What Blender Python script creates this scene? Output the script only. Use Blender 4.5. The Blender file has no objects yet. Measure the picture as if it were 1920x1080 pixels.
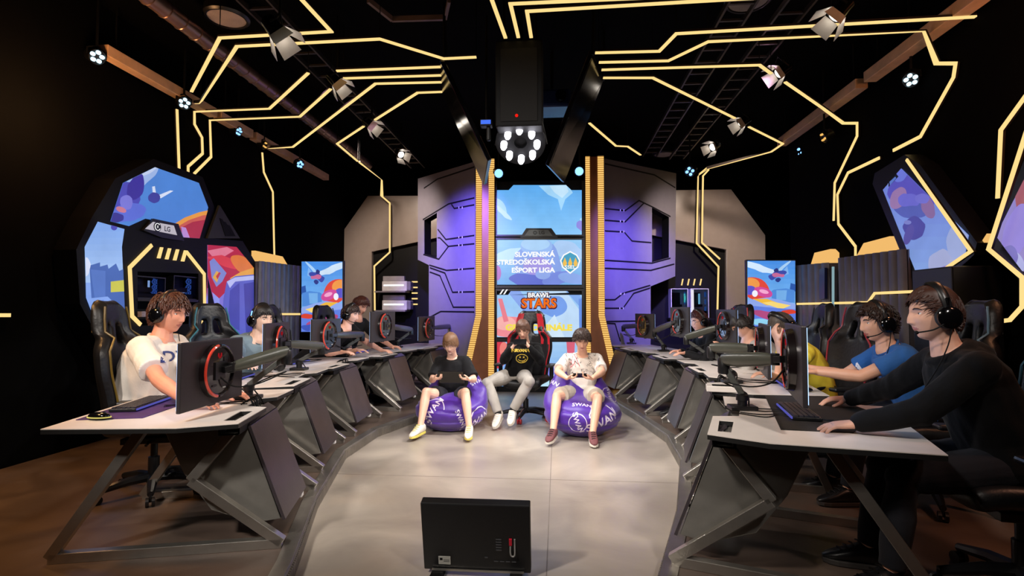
import bpy, bmesh, math, random
from mathutils import Vector as V, Matrix, noise, geometry
from mathutils.bvhtree import BVHTree

C = bpy.context.scene.collection
SC = bpy.context.scene
PI = math.pi
R = math.radians

# ------------------------------------------------------------------ camera, world, exposure
CAM_H, YAW, PITCH = 1.36, R(4.86), math.atan(0.04)
cd = bpy.data.cameras.new('camera')
cam = bpy.data.objects.new('camera', cd)
C.objects.link(cam)
cam.location = (0, 0, CAM_H)
cam.rotation_euler = (PI / 2 + PITCH, 0, YAW)
cd.lens, cd.sensor_width = 18.75, 36
cd.clip_start, cd.clip_end = 0.05, 100
SC.camera = cam
W = bpy.data.worlds.new('world')
SC.world = W
W.use_nodes = True
W.node_tree.nodes['Background'].inputs[0].default_value = (0.8, 0.62, 0.5, 1)
W.node_tree.nodes['Background'].inputs[1].default_value = 0.0035
SC.view_settings.view_transform = 'Standard'
SC.view_settings.look = 'None'
SC.view_settings.exposure = 0.0
SC.view_settings.gamma = 1.0


def lamp(name, kind, loc, target, power, color=(1, 1, 1), size=0.1, angle=45, blend=0.4, sizey=None):
    d = bpy.data.lights.new(name, kind)
    d.energy, d.color = power, color
    if kind == 'SPOT':
        d.spot_size, d.spot_blend, d.shadow_soft_size = R(angle), blend, size
    elif kind == 'AREA':
        d.size = size
        if sizey:
            d.shape, d.size_y = 'RECTANGLE', sizey
    else:
        d.shadow_soft_size = size
    o = bpy.data.objects.new(name, d)
    C.objects.link(o)
    o.location = loc
    o.rotation_euler = (V(target) - V(loc)).to_track_quat('-Z', 'Y').to_euler()
    return o


# unseen spots added above the camera for boys, floor and desks, without fixtures
lamp('front_key_light', 'SPOT', (-2.6, -0.3, 3.7), (-0.5, 5.6, 0.4), 820, (1, 0.93, 0.86), 0.16, 58, 0.7)
lamp('front_fill_light', 'SPOT', (1.7, -0.3, 3.7), (-0.4, 5.7, 0.5), 440, (1, 0.92, 0.86), 0.16, 54, 0.7)
lamp('desk_fill_spot', 'SPOT', (0.4, 0.6, 3.7), (-2.2, 4.6, 0.8), 430, (1, 0.9, 0.8), 0.2, 50, 0.8)
lamp('desk_fill_spot', 'SPOT', (-1.4, 0.8, 3.7), (1.1, 3.6, 0.8), 420, (1, 0.9, 0.8), 0.2, 44, 0.8)

# pixel -> place helpers used while laying out the plan of the room
_fw = V((-math.sin(YAW) * math.cos(PITCH), math.cos(YAW) * math.cos(PITCH), math.sin(PITCH)))
_rt = V((math.cos(YAW), math.sin(YAW), 0))
_up = _rt.cross(_fw)
EYE = V((0, 0, CAM_H))


def ray(x, y): return _fw + _rt * ((x - 960) / 1000) + _up * ((540 - y) / 1000)
def P(x, y, d): return EYE + ray(x, y) * d
def onz(x, y, z): r = ray(x, y); return EYE + r * ((z - CAM_H) / r.z)
def onx(x, y, X): r = ray(x, y); return EYE + r * (X / r.x)
def ony(x, y, Y): r = ray(x, y); return EYE + r * (Y / r.y)
def onplane(x, y, p, n): r = ray(x, y); return EYE + r * ((V(p) - EYE).dot(n) / r.dot(n))


# ------------------------------------------------------------------ materials
def srgb(h):
    if isinstance(h, str):
        h = h.lstrip('#')
        c = [int(h[i:i + 2], 16) / 255 for i in (0, 2, 4)]
    else:
        c = h
    return tuple(x / 12.92 if x <= 0.04045 else ((x + 0.055) / 1.055) ** 2.4 for x in c)


_mats = {}


def mat(name, col, rough=0.5, metal=0.0, bump=0.0, bscale=60, var=0.12, vscale=8, spec=0.5, coat=0.0, sheen=0.0):
    """Principled material with a noise driven tone variation and bump."""
    if name in _mats:
        return _mats[name]
    m = bpy.data.materials.new(name)
    m.use_nodes = True
    nt = m.node_tree
    b = nt.nodes['Principled BSDF']
    c = srgb(col)
    tc = nt.nodes.new('ShaderNodeTexCoord')
    nz = nt.nodes.new('ShaderNodeTexNoise')
    nz.inputs['Scale'].default_value = vscale
    nz.inputs['Detail'].default_value = 5
    nt.links.new(tc.outputs['Object'], nz.inputs['Vector'])
    rp = nt.nodes.new('ShaderNodeValToRGB')
    rp.color_ramp.elements[0].position, rp.color_ramp.elements[1].position = 0.3, 0.7
    rp.color_ramp.elements[0].color = tuple(x * (1 - var) for x in c) + (1,)
    rp.color_ramp.elements[1].color = tuple(min(1, x * (1 + var)) for x in c) + (1,)
    nt.links.new(nz.outputs['Fac'], rp.inputs['Fac'])
    nt.links.new(rp.outputs['Color'], b.inputs['Base Color'])
    b.inputs['Roughness'].default_value = rough
    b.inputs['Metallic'].default_value = metal
    b.inputs['Specular IOR Level'].default_value = spec
    b.inputs['Coat Weight'].default_value = coat
    b.inputs['Sheen Weight'].default_value = sheen
    if bump:
        n2 = nt.nodes.new('ShaderNodeTexNoise')
        n2.inputs['Scale'].default_value = bscale
        n2.inputs['Detail'].default_value = 4
        nt.links.new(tc.outputs['Object'], n2.inputs['Vector'])
        bp = nt.nodes.new('ShaderNodeBump')
        bp.inputs['Strength'].default_value = bump
        bp.inputs['Distance'].default_value = 0.02
        nt.links.new(n2.outputs['Fac'], bp.inputs['Height'])
        nt.links.new(bp.outputs['Normal'], b.inputs['Normal'])
    _mats[name] = m
    return m


def glow(name, col, strength=1.0):
    if name in _mats:
        return _mats[name]
    m = bpy.data.materials.new(name)
    m.use_nodes = True
    nt = m.node_tree
    nt.nodes.remove(nt.nodes['Principled BSDF'])
    e = nt.nodes.new('ShaderNodeEmission')
    e.inputs[0].default_value = srgb(col) + (1,)
    e.inputs[1].default_value = strength
    nt.links.new(e.outputs[0], nt.nodes['Material Output'].inputs[0])
    _mats[name] = m
    return m


def screen_mat():
    """lit display: the picture is stored per corner, with a fine noise of the panel"""
    m = bpy.data.materials.new('display_picture')
    m.use_nodes = True
    nt = m.node_tree
    b = nt.nodes['Principled BSDF']
    a = nt.nodes.new('ShaderNodeVertexColor')
    a.layer_name = 'Col'
    tc = nt.nodes.new('ShaderNodeTexCoord')
    nz = nt.nodes.new('ShaderNodeTexNoise')
    nz.inputs['Scale'].default_value = 4
    nz.inputs['Detail'].default_value = 6
    mr = nt.nodes.new('ShaderNodeMapRange')
    mr.inputs['To Min'].default_value = 0.85
    mr.inputs['To Max'].default_value = 1.15
    mx = nt.nodes.new('ShaderNodeVectorMath')
    mx.operation = 'SCALE'
    nt.links.new(tc.outputs['Object'], nz.inputs['Vector'])
    nt.links.new(nz.outputs['Fac'], mr.inputs['Value'])
    nt.links.new(a.outputs['Color'], mx.inputs[0])
    nt.links.new(mr.outputs[0], mx.inputs['Scale'])
    b.inputs['Base Color'].default_value = (0.01, 0.01, 0.01, 1)
    b.inputs['Roughness'].default_value = 0.3
    nt.links.new(mx.outputs[0], b.inputs['Emission Color'])
    b.inputs['Emission Strength'].default_value = 1.0
    return m


DISPLAY = screen_mat()
BLACK = mat('matte_black', '#070708', 0.6, bump=0.05, spec=0.2)
BLACKP = mat('black_plastic', '#141416', 0.35)
BLACKG = mat('black_gloss', '#08080a', 0.12)
VOID = mat('black_drape', '#040404', 0.9, bump=0.1, bscale=12, spec=0.05)
STEEL = mat('brushed_steel', '#b9b4ac', 0.32, 0.9, bump=0.05, bscale=90)
CHROME = mat('chrome', '#d8d8d8', 0.12, 1.0)
GREYP = mat('grey_plastic', '#4b4d4a', 0.4)
WHITEP = mat('white_plastic', '#d9d6d8', 0.35)
DESKW = mat('desk_laminate', '#d8cfc8', 0.38, var=0.05, bump=0.02)
DESKE = mat('desk_edge', '#101010', 0.5)
LED = glow('led_warm', '#ffd98c', 1.08)
LEDDIM = glow('led_amber', '#ffc266', 0.95)
BULBW = glow('bulb_white', '#f4f2ff', 9)
REDL = glow('red_light', '#ff1a10', 1.2)
BLUEL = glow('blue_bulb', '#7fb8ff', 2.2)
ICE = glow('ice_bulb', '#cdf1ff', 1.9)


# ------------------------------------------------------------------ mesh builder
class MB:
    def __init__(s):
        s.v, s.f, s.mi, s.cur, s.col, s.sm = [], [], [], 0, [], []
        s.c, s.smooth = None, False

    def add(s, vs, fs):
        o = len(s.v)
        s.v += [V(p) for p in vs]
        for f in fs:
            s.f.append([i + o for i in f])
            s.mi.append(s.cur)
            s.col.append(s.c)
            s.sm.append(s.smooth)
        return s

    def m(s, i): s.cur = i; return s

    def box(s, c, d, M=None):
        M = M or Matrix.Identity(3)
        if isinstance(M, (int, float)):
            M = Matrix.Rotation(M, 3, 'Z')
        c = V(c)
        vs = [c + M @ V((x * d[0] / 2, y * d[1] / 2, z * d[2] / 2)) for z in (-1, 1) for y in (-1, 1) for x in (-1, 1)]
        return s.add(vs, [(0, 2, 3, 1), (4, 5, 7, 6), (0, 1, 5, 4), (2, 6, 7, 3), (0, 4, 6, 2), (1, 3, 7, 5)])

    def bar(s, a, b, w, h, up=(0, 0, 1)):
        """rectangular bar from a to b"""
        a, b = V(a), V(b)
        z = (b - a).normalized()
        x = V(up).cross(z)
        if x.length < 1e-4:
            x = V((1, 0, 0)).cross(z)
        x.normalize()
        y = z.cross(x)
        M = Matrix((x, y, z)).transposed()
        return s.box((a + b) / 2, (w, h, (b - a).length), M)

    def plate(s, poly, vec, holes=()):
        """planar polygon (3d points), extruded by vec, with optional holes"""
        loops = [[V(p) for p in poly]] + [[V(p) for p in h] for h in holes]
        vec = V(vec)
        tri = geometry.tessellate_polygon(loops)
        flat = [p for l in loops for p in l]
        n = len(flat)
        vs = flat + [p + vec for p in flat]
        fs = [tuple(t) for t in tri] + [tuple(i + n for i in reversed(t)) for t in tri]
        k = 0
        for l in loops:
            L = len(l)
            for i in range(L):
                j = (i + 1) % L
                fs.append((k + i, k + j, k + j + n, k + i + n))
            k += L
        return s.add(vs, fs)

    def tube(s, pts, r, n=10, caps=True, flat=1.0, up=None):
        pts = [V(p) for p in pts]
        rs = r if isinstance(r, (list, tuple)) else [r] * len(pts)
        T = []
        for i in range(len(pts)):
            a, b = pts[max(0, i - 1)], pts[min(len(pts) - 1, i + 1)]
            t = (b - a)
            T.append(t.normalized() if t.length > 1e-9 else V((0, 0, 1)))
        u = V(up) if up else (V((0, 0, 1)) if abs(T[0].z) < 0.9 else V((1, 0, 0)))
        vs, fs = [], []
        for i, p in enumerate(pts):
            u = (u - T[i] * u.dot(T[i]))
            u = u.normalized() if u.length > 1e-6 else T[i].orthogonal().normalized()
            w = T[i].cross(u)
            for k in range(n):
                a = 2 * PI * k / n
                vs.append(p + (w * math.cos(a) + u * math.sin(a) * flat) * rs[i])
        for i in range(len(pts) - 1):
            for k in range(n):
                j = (k + 1) % n
                fs.append((i * n + k, i * n + j, (i + 1) * n + j, (i + 1) * n + k))
        if caps:
            fs.append(tuple(reversed(range(n))))
            fs.append(tuple(range((len(pts) - 1) * n, len(pts) * n)))
        return s.add(vs, fs)

    def cyl(s, a, b, r0, r1=None, n=20):
        return s.tube([a, b], [r0, r0 if r1 is None else r1], n)

    def ell(s, c, r, M=None, nu=20, nv=12):
        M = M or Matrix.Identity(3)
        r = r if isinstance(r, (tuple, list)) else (r, r, r)
        c = V(c)
        vs, fs = [], []
        for j in range(1, nv):
            b = -PI / 2 + PI * j / nv
            for i in range(nu):
                a = 2 * PI * i / nu
                vs.append(c + M @ V((r[0] * math.cos(b) * math.cos(a), r[1] * math.cos(b) * math.sin(a), r[2] * math.sin(b))))
        for j in range(nv - 2):
            for i in range(nu):
                k = (i + 1) % nu
                fs.append((j * nu + i, j * nu + k, (j + 1) * nu + k, (j + 1) * nu + i))
        t = len(vs)
        vs += [c + M @ V((0, 0, -r[2])), c + M @ V((0, 0, r[2]))]
        for i in range(nu):
            k = (i + 1) % nu
            fs.append((t, k, i))
            fs.append((t + 1, (nv - 2) * nu + i, (nv - 2) * nu + k))
        return s.add(vs, fs)

    def lathe(s, prof, o, axis=(0, 0, 1), n=24, caps=True):
        """prof: (radius, height along axis)"""
        axis = V(axis).normalized()
        u = axis.orthogonal().normalized()
        w = axis.cross(u)
        o = V(o)
        vs, fs = [], []
        for r, h in prof:
            for k in range(n):
                a = 2 * PI * k / n
                vs.append(o + axis * h + (u * math.cos(a) + w * math.sin(a)) * r)
        for i in range(len(prof) - 1):
            for k in range(n):
                j = (k + 1) % n
                fs.append((i * n + k, i * n + j, (i + 1) * n + j, (i + 1) * n + k))
        if caps:
            fs.append(tuple(reversed(range(n))))
            fs.append(tuple(range((len(prof) - 1) * n, len(prof) * n)))
        return s.add(vs, fs)

    def torus(s, c, Rr, r, axis=(0, 0, 1), a0=0, a1=2 * PI, n=32, k=8, u=None):
        axis = V(axis).normalized()
        u = V(u).normalized() if u else axis.orthogonal().normalized()
        w = axis.cross(u)
        full = abs(a1 - a0 - 2 * PI) < 1e-6
        pts = [V(c) + (u * math.cos(a0 + (a1 - a0) * i / n) + w * math.sin(a0 + (a1 - a0) * i / n)) * Rr for i in range(n + 1)]
        return s.tube(pts, r, k, caps=not full, up=axis)

    def rings(s, rr, caps=True):
        """rr: list of (centre, x axis, y axis, rx, ry)"""
        n = 20
        vs, fs = [], []
        for c, x, y, rx, ry in rr:
            for k in range(n):
                a = 2 * PI * k / n
                ca, sa = math.cos(a), math.sin(a)
                e = 0.85
                vs.append(V(c) + V(x) * (rx * math.copysign(abs(ca) ** e, ca)) + V(y) * (ry * math.copysign(abs(sa) ** e, sa)))
        for i in range(len(rr) - 1):
            for k in range(n):
                j = (k + 1) % n
                fs.append((i * n + k, i * n + j, (i + 1) * n + j, (i + 1) * n + k))
        if caps:
            fs.append(tuple(reversed(range(n))))
            fs.append(tuple(range((len(rr) - 1) * n, len(rr) * n)))
        return s.add(vs, fs)

    def ribbon(s, pts, nrm, w, t):
        """flat strip with mitred corners, lying in the plane with normal nrm (or a normal per segment)"""
        pts = [V(p) for p in pts]
        ns = nrm if isinstance(nrm, list) else [V(nrm)] * (len(pts) - 1)
        ns = [V(x).normalized() for x in ns]
        L, Rr, NN = [], [], []
        for i, p in enumerate(pts):
            segs = []
            if i > 0:
                segs.append(((p - pts[i - 1]).normalized(), ns[i - 1]))
            if i < len(pts) - 1:
                segs.append(((pts[i + 1] - p).normalized(), ns[i]))
            sd = [n.cross(d).normalized() for d, n in segs]
            q = sum(sd, V()).normalized()
            k = 1 / max(0.45, q.dot(sd[0]))
            L.append(p + q * w / 2 * k)
            Rr.append(p - q * w / 2 * k)
            NN.append(sum((n for d, n in segs), V()).normalized() * t)
        n = len(pts)
        vs = L + Rr + [a + b for a, b in zip(L, NN)] + [a + b for a, b in zip(Rr, NN)]
        fs = []
        for i in range(n - 1):
            a, b = i, i + 1
            fs += [(a, b, b + n, a + n), (a + 2 * n, a + 3 * n, b + 3 * n, b + 2 * n), (a, a + 2 * n, b + 2 * n, b), (a + n, b + n, b + 3 * n, a + 3 * n)]
        fs += [(0, n, 3 * n, 2 * n), (n - 1, 3 * n - 1, 4 * n - 1, 2 * n - 1)]
        return s.add(vs, fs)

    def grid(s, fn, nu, nv, skip=None):
        vs = [fn(i / nu, j / nv) for j in range(nv + 1) for i in range(nu + 1)]
        fs = []
        for j in range(nv):
            for i in range(nu):
                if skip and skip(i, j):
                    continue
                a = j * (nu + 1) + i
                fs.append((a, a + 1, a + nu + 2, a + nu + 1))
        return s.add(vs, fs)

    def xform(s, M):
        s.v = [M @ p for p in s.v]
        return s

    def mesh(s, name, mats, off=V(), fix=True):
        me = bpy.data.meshes.new(name)
        me.from_pydata([tuple(p - off) for p in s.v], [], s.f)
        for m in mats:
            me.materials.append(m)
        me.polygons.foreach_set('material_index', s.mi)
        if any(s.sm):
            me.polygons.foreach_set('use_smooth', s.sm)
        if fix:
            bm = bmesh.new()
            bm.from_mesh(me)
            bmesh.ops.recalc_face_normals(bm, faces=bm.faces)
            bm.to_mesh(me)
            bm.free()
        if any(c is not None for c in s.col):
            ca = me.color_attributes.new('Col', 'FLOAT_COLOR', 'CORNER')
            k = 0
            for p, c in zip(me.polygons, s.col):
                for q in range(p.loop_total):
                    cc = c[q % len(c)] if c and isinstance(c[0], (tuple, list)) else (c or (0, 0, 0))
                    ca.data[k].color = (cc[0], cc[1], cc[2], 1)
                    k += 1
        me.update()
        return me

    def build(s, name, mats, parent=None, world=False, smooth=False, bevel=0, fix=True, label=None):
        """link as one object; world=True: coordinates are world ones, parent only has a location"""
        if not isinstance(mats, (list, tuple)):
            mats = [mats]
        off = V(parent.location) if (world and parent) else V()
        if parent and world and parent.parent:
            off = V(parent.location) + V(parent.parent.location)
        pos = V()
        if not parent:                      # own origin: centre of the base
            lo = V(tuple(min(p[i] for p in s.v) for i in range(3)))
            hi = V(tuple(max(p[i] for p in s.v) for i in range(3)))
            pos = V(((lo.x + hi.x) / 2, (lo.y + hi.y) / 2, lo.z))
            off = pos
        me = s.mesh(name, mats, off, fix)
        return link(name, me, parent, pos, smooth, bevel, label)


def link(name, me, parent=None, pos=V(), smooth=False, bevel=0, label=None):
    o = bpy.data.objects.new(name, me)
    C.objects.link(o)
    o.location = pos
    if parent:
        o.parent = parent
    if smooth:
        me.polygons.foreach_set('use_smooth', [True] * len(me.polygons))
        me.set_sharp_from_angle(angle=R(42))
    if bevel:
        b = o.modifiers.new('bevel', 'BEVEL')
        b.width, b.segments, b.limit_method, b.angle_limit = bevel, 2, 'ANGLE', R(35)
    if label:
        o['label'] = label
    return o


def tag(o, label, cat, group=None):
    if not 4 <= len(label.split()) <= 16: print('LABEL', len(label.split()), label)
    o['label'], o['category'] = label, cat
    if group:
        o['group'] = group
    return o


def thing(name, label, cat, loc=(0, 0, 0), rz=0, group=None):
    o = bpy.data.objects.new(name, None)
    C.objects.link(o)
    o.empty_display_size = 0.1
    o.location, o.rotation_euler = loc, (0, 0, rz)
    return tag(o, label, cat, group)


def struct(o):
    o['kind'] = 'structure'
    return o


def dup(root, loc, rz, label=None, group=None):
    r = root.copy()
    C.objects.link(r)
    r.location, r.rotation_euler = loc, (0, 0, rz)
    if label:
        tag(r, label, r['category'], group)
    for ch in list(root.children):
        c = ch.copy()
        C.objects.link(c)
        c.parent = r
        for g in list(ch.children):
            d = g.copy()
            C.objects.link(d)
            d.parent = c
    return r


def temp_eval(me, mods):
    """run modifiers on a mesh and return the result as a new mesh"""
    t = bpy.data.objects.new('temporary', me)
    C.objects.link(t)
    for kind, kw in mods:
        m = t.modifiers.new(kind, kind)
        for k, v in kw.items():
            setattr(m, k, v)
    dg = bpy.context.evaluated_depsgraph_get()
    out = bpy.data.meshes.new_from_object(t.evaluated_get(dg))
    bpy.data.objects.remove(t)
    return out


def text_mb(txt, size=1.0, bold=0.0, thick=0.0, align='CENTER', shear=0.0, spacing=1.0):
    """flat text as mesh data in the xy plane, centred"""
    cu = bpy.data.curves.new('lettering', 'FONT')
    cu.body, cu.size, cu.offset, cu.extrude, cu.shear = txt, size, bold * size, thick, shear
    cu.align_x, cu.align_y = align, 'CENTER'
    cu.space_character = spacing
    cu.resolution_u = 3
    t = bpy.data.objects.new('temporary', cu)
    C.objects.link(t)
    dg = bpy.context.evaluated_depsgraph_get()
    me = bpy.data.meshes.new_from_object(t.evaluated_get(dg))
    bpy.data.objects.remove(t)
    vs = [V(v.co) for v in me.vertices]
    fs = [list(p.vertices) for p in me.polygons]
    bpy.data.meshes.remove(me)
    return vs, fs


def frame3(x, y, o):
    x, y = V(x).normalized(), V(y).normalized()
    z = x.cross(y)
    M = Matrix((x, y, z)).transposed().to_4x4()
    M.translation = V(o)
    return M


def decal(vs, fs, target, o, right, up, direction, lift=0.002, passes=2, maxe=0.012):
    """project flat shapes (u,v) on the world-space bvh target"""
    me = bpy.data.meshes.new('d')
    me.from_pydata([(v.x, v.y, 0) for v in vs], [], fs)
    bm = bmesh.new()
    bm.from_mesh(me)
    bmesh.ops.triangulate(bm, faces=bm.faces)
    for _ in range(passes):
        es = [e for e in bm.edges if e.calc_length() > maxe]
        if not es:
            break
        bmesh.ops.subdivide_edges(bm, edges=es, cuts=1)
        bmesh.ops.triangulate(bm, faces=bm.faces)
    right, up, direction = V(right).normalized(), V(up).normalized(), V(direction).normalized()
    mb = MB()
    pts, ok = [], []
    for v in bm.verts:
        p = V(o) + right * v.co.x + up * v.co.y
        h, nn, i, d = target.ray_cast(p, direction)
        ok.append(h is not None)
        if h is None:
            pts.append(p)
        else:
            pts.append(h + (nn if nn.dot(direction) < 0 else -nn) * lift)
    bm.verts.index_update()
    fsx = []
    for f in bm.faces:
        ii = [v.index for v in f.verts]
        if all(ok[i] for i in ii) and max((pts[ii[k]] - pts[ii[k - 1]]).length for k in range(len(ii))) < max(.03, 2.5 * max((f.verts[k].co - f.verts[k - 1].co).length for k in range(len(ii)))):
            fsx.append(ii)
    mb.add(pts, fsx)
    bm.free()
    bpy.data.meshes.remove(me)
    return mb


def bvh_of(me, off=V()):
    return BVHTree.FromPolygons([V(v.co) + off for v in me.vertices], [list(p.vertices) for p in me.polygons])


def clip_poly(poly, clip):
    """Sutherland-Hodgman; clip is convex, counter-clockwise"""
    out = list(poly)
    for i in range(len(clip)):
        a, b = clip[i], clip[(i + 1) % len(clip)]
        inp, out = out, []
        side = lambda p: (b[0] - a[0]) * (p[1] - a[1]) - (b[1] - a[1]) * (p[0] - a[0])
        for j in range(len(inp)):
            p, q = inp[j], inp[(j + 1) % len(inp)]
            sp, sq = side(p), side(q)
            if sp >= 0:
                out.append(p)
            if (sp >= 0) != (sq >= 0):
                t = sp / (sp - sq)
                out.append((p[0] + (q[0] - p[0]) * t, p[1] + (q[1] - p[1]) * t))
        if not out:
            return []
    return out


def ellip(cx, cy, rx, ry, rot=0, n=28, a0=0, a1=360):
    out = []
    for i in range(n):
        a = R(a0 + (a1 - a0) * i / (n if a1 - a0 == 360 else n - 1))
        x, y = rx * math.cos(a), ry * math.sin(a)
        c, s_ = math.cos(R(rot)), math.sin(R(rot))
        out.append((cx + x * c - y * s_, cy + x * s_ + y * c))
    return out


def wob(pts, amp, seed=0, k=3.0):
    return [(x + amp * noise.noise((x * k, y * k, seed)), y + amp * noise.noise((x * k + 7, y * k, seed + 3))) for x, y in pts]


def bands(poly, c0, c1, y0, y1, n=10):
    """split a polygon in horizontal slices for a two-tone picture gradient"""
    out = []
    for i in range(n):
        a, b = y0 + (y1 - y0) * i / n, y0 + (y1 - y0) * (i + 1) / n
        q = clip_poly(poly, [(-99, a), (99, a), (99, b), (-99, b)])
        if len(q) > 2:
            t = (i + 0.5) / n
            out.append((q, tuple(c0[k] * (1 - t) + c1[k] * t for k in range(3))))
    return out


def picture(name, poly, shapes, Mw, parent, gain=1.0, clip=None, world=True):
    """a lit display picture: stacked flat shapes, clipped to the display outline (convex pieces)"""
    mb = MB()
    clips = clip or [poly]
    dz = 0.0
    for pts, col in shapes:
        c = srgb(col) if isinstance(col, str) else col
        mb.c = tuple(x * gain for x in c)
        for cl in clips:
            q = clip_poly(pts, cl)
            if len(q) < 3:
                continue
            vs = [Mw @ V((x, y, dz)) for x, y in q]
            mb.add(vs, [tuple(range(len(q)))])
        dz += 0.0004
    return mb.build(name, DISPLAY, parent, world=world, fix=False)
# ------------------------------------------------------------------ the room
CEIL, LEDZ = 4.35, 3.78
XL, XR, YB = -4.45, 3.45, 11.6          # left, right and back walls
PLAT = 0.08                             # raised floor under the desks
DESK_Z = 0.775


def floor_mat(name, c0, c1, rough, scale, seams=False):
    m = mat(name, c0, rough, bump=0.03, bscale=25)
    nt = m.node_tree
    b = nt.nodes['Principled BSDF']
    rp = [n for n in nt.nodes if n.type == 'VALTORGB'][0]
    nz = [n for n in nt.nodes if n.type == 'TEX_NOISE'][0]
    nz.inputs['Scale'].default_value = scale
    nz.inputs['Detail'].default_value = 9
    nz.inputs['Distortion'].default_value = 0.8
    rp.color_ramp.elements[0].color = srgb(c0) + (1,)
    rp.color_ramp.elements[1].color = srgb(c1) + (1,)
    mr = nt.nodes.new('ShaderNodeMapRange')
    mr.inputs['To Min'].default_value, mr.inputs['To Max'].default_value = rough * 0.75, rough * 1.3
    nt.links.new(nz.outputs['Fac'], mr.inputs['Value'])
    nt.links.new(mr.outputs[0], b.inputs['Roughness'])
    return m


CONCRETE = floor_mat('polished_concrete', '#857b71', '#b3a89a', 0.3, 1.3)
LAMIN = floor_mat('platform_laminate', '#4a3d36', '#65554a', 0.36, 2.2)

EDGE_L = [(-0.6, 0.3), (-1.05, 1.5), (-1.36, 2.67), (-1.65, 3.55), (-1.94, 4.75), (-1.93, 5.6), (-1.64, 6.6), (-1.35, 7.6), (-1.3, 8.6), (-1.3, 9.6)]
EDGE_R = [(-0.25, 0.3), (0.18, 1.5), (0.5, 2.67), (0.78, 3.55), (1.06, 4.7), (1.12, 5.6), (0.98, 6.6), (0.8, 7.6), (0.72, 8.6), (0.72, 9.6)]
f = MB().box(((XL + XR) / 2 + 0.9, 5.3, -0.06), (XR - XL + 2.2, 13.2, 0.12)).build('floor', CONCRETE)
struct(f)
sm = MB()
sm.box((-0.06, 4.6, 0.0006), (0.006, 8.4, 0.001))
sm.box((-0.45, 4.33, 0.0006), (3.2, 0.006, 0.001))
struct(sm.build('trim_floor_joints', mat('joint_filler', '#7d756d', 0.6)))
for nm, edge, xw in (('left', EDGE_L, XL), ('right', EDGE_R, XR)):
    poly = [(x, y, 0) for x, y in edge] + [(xw, edge[-1][1], 0), (xw, -1.2, 0), (edge[0][0], -1.2, 0)]
    struct(MB().plate(poly, (0, 0, PLAT)).build('floor_platform_' + nm, LAMIN))
    k = MB()
    sg = 1 if nm == 'left' else -1
    for (x0, y0), (x1, y1) in zip(edge, edge[1:]):       # ribbed aluminium nosing
        a, b = V((x0, y0, 0)), V((x1, y1, 0))
        d = (b - a).normalized()
        nrm = V((d.y, -d.x, 0)) * sg
        k.bar(a + nrm * 0.008 + V((0, 0, PLAT / 2)), b + nrm * 0.008 + V((0, 0, PLAT / 2)), 0.016, PLAT)
        k.bar(a - nrm * 0.03 + V((0, 0, PLAT + 0.004)), b - nrm * 0.03 + V((0, 0, PLAT + 0.004)), 0.075, 0.008)
        L = (b - a).length
        for i in range(int(L / 0.022)):
            k.box(a + d * (i * 0.022 + 0.011) + nrm * 0.019 + V((0, 0, PLAT / 2)), (0.008, 0.01, PLAT * 0.9), math.atan2(d.y, d.x))
    struct(k.build('trim_step_' + nm, STEEL))

struct(MB().box((XL - 0.1, 5.3, CEIL / 2), (0.2, 13.2, CEIL)).build('wall_left', VOID))
struct(MB().box((XR + 0.1, 3.5, CEIL / 2), (0.2, 9.4, CEIL)).build('wall_right', VOID))
struct(MB().box((XR + 0.9, 8.3, CEIL / 2), (1.6, 0.2, CEIL)).build('wall_right_return', VOID))
struct(MB().box((XR + 1.7, 10.0, CEIL / 2), (0.2, 3.6, CEIL)).build('wall_right_back', VOID))
struct(MB().box((0.4, YB + 0.1, CEIL / 2), (10.2, 0.2, CEIL)).build('wall_back', VOID))
struct(MB().box((-0.5, -1.3, CEIL / 2), (8.4, 0.2, CEIL)).build('wall_front', VOID))
struct(MB().box((0.4, 5.3, CEIL + 0.06), (10.2, 13.2, 0.12)).build('ceiling', VOID))

# wooden beams along the tops of the side walls, cut where fixtures hang
WOOD = mat('beam_wood', '#e0b48a', 0.55, bump=0.1, bscale=30)


def beam(label, X, y0, y1, w=0.11):
    o = MB().box((X, (y0 + y1) / 2, 3.835), (w, y1 - y0, 0.11)).build('ceiling_beam', WOOD, bevel=0.006)
    h = MB()
    for y in (y0 + 0.15, y1 - 0.15):
        h.cyl((0, y - (y0 + y1) / 2, 0.1), (0, y - (y0 + y1) / 2, CEIL - 3.78), 0.008, n=6)
    h.build('hanger_rod', BLACK, o)
    tag(o, label, 'beam', 'lit wooden ceiling beams')


beam('long pale wooden beam under the ceiling at far left, between two white-lensed spotlights', -4.32, 4.65, 6.3)
beam('short wooden beam under the left ceiling, just behind the round light where glowing lines meet', -4.32, 6.38, 7.1)
beam('wooden beam under the left ceiling carrying the two small blue-lit spotlights', -4.32, 7.18, 9.6)
beam('nearest wooden beam under the ceiling at top right, crossed by glowing lines', 3.33, 3.2, 5.9, 0.13)
beam('farther wooden beam under the right ceiling, ending where the glowing line bends', 3.33, 6.05, 8.15, 0.13)

# pipes, cable ladders and round loudspeakers on the black ceiling
DUCT = mat('duct_metal', '#8a6f66', 0.3, 0.7)
p = MB()
p.tube([(-3.5, 2.6, 4.05), (-3.5, 9.6, 4.05)], 0.075, 16)
for i in range(34):
    p.torus((-3.5, 2.8 + i * 0.2, 4.05), 0.077, 0.006, (0, 1, 0), n=16, k=4)
o = p.build('ventilation_duct', DUCT, smooth=True)
tag(o, 'long thin shiny metal duct running back under the left ceiling', 'pipe')
MB().cyl((0, -2.5, 0.07), (0, -2.5, 0.38), 0.01).cyl((0, 2.5, 0.07), (0, 2.5, 0.38), 0.01).build('hanger_rod', BLACK, o)


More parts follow.
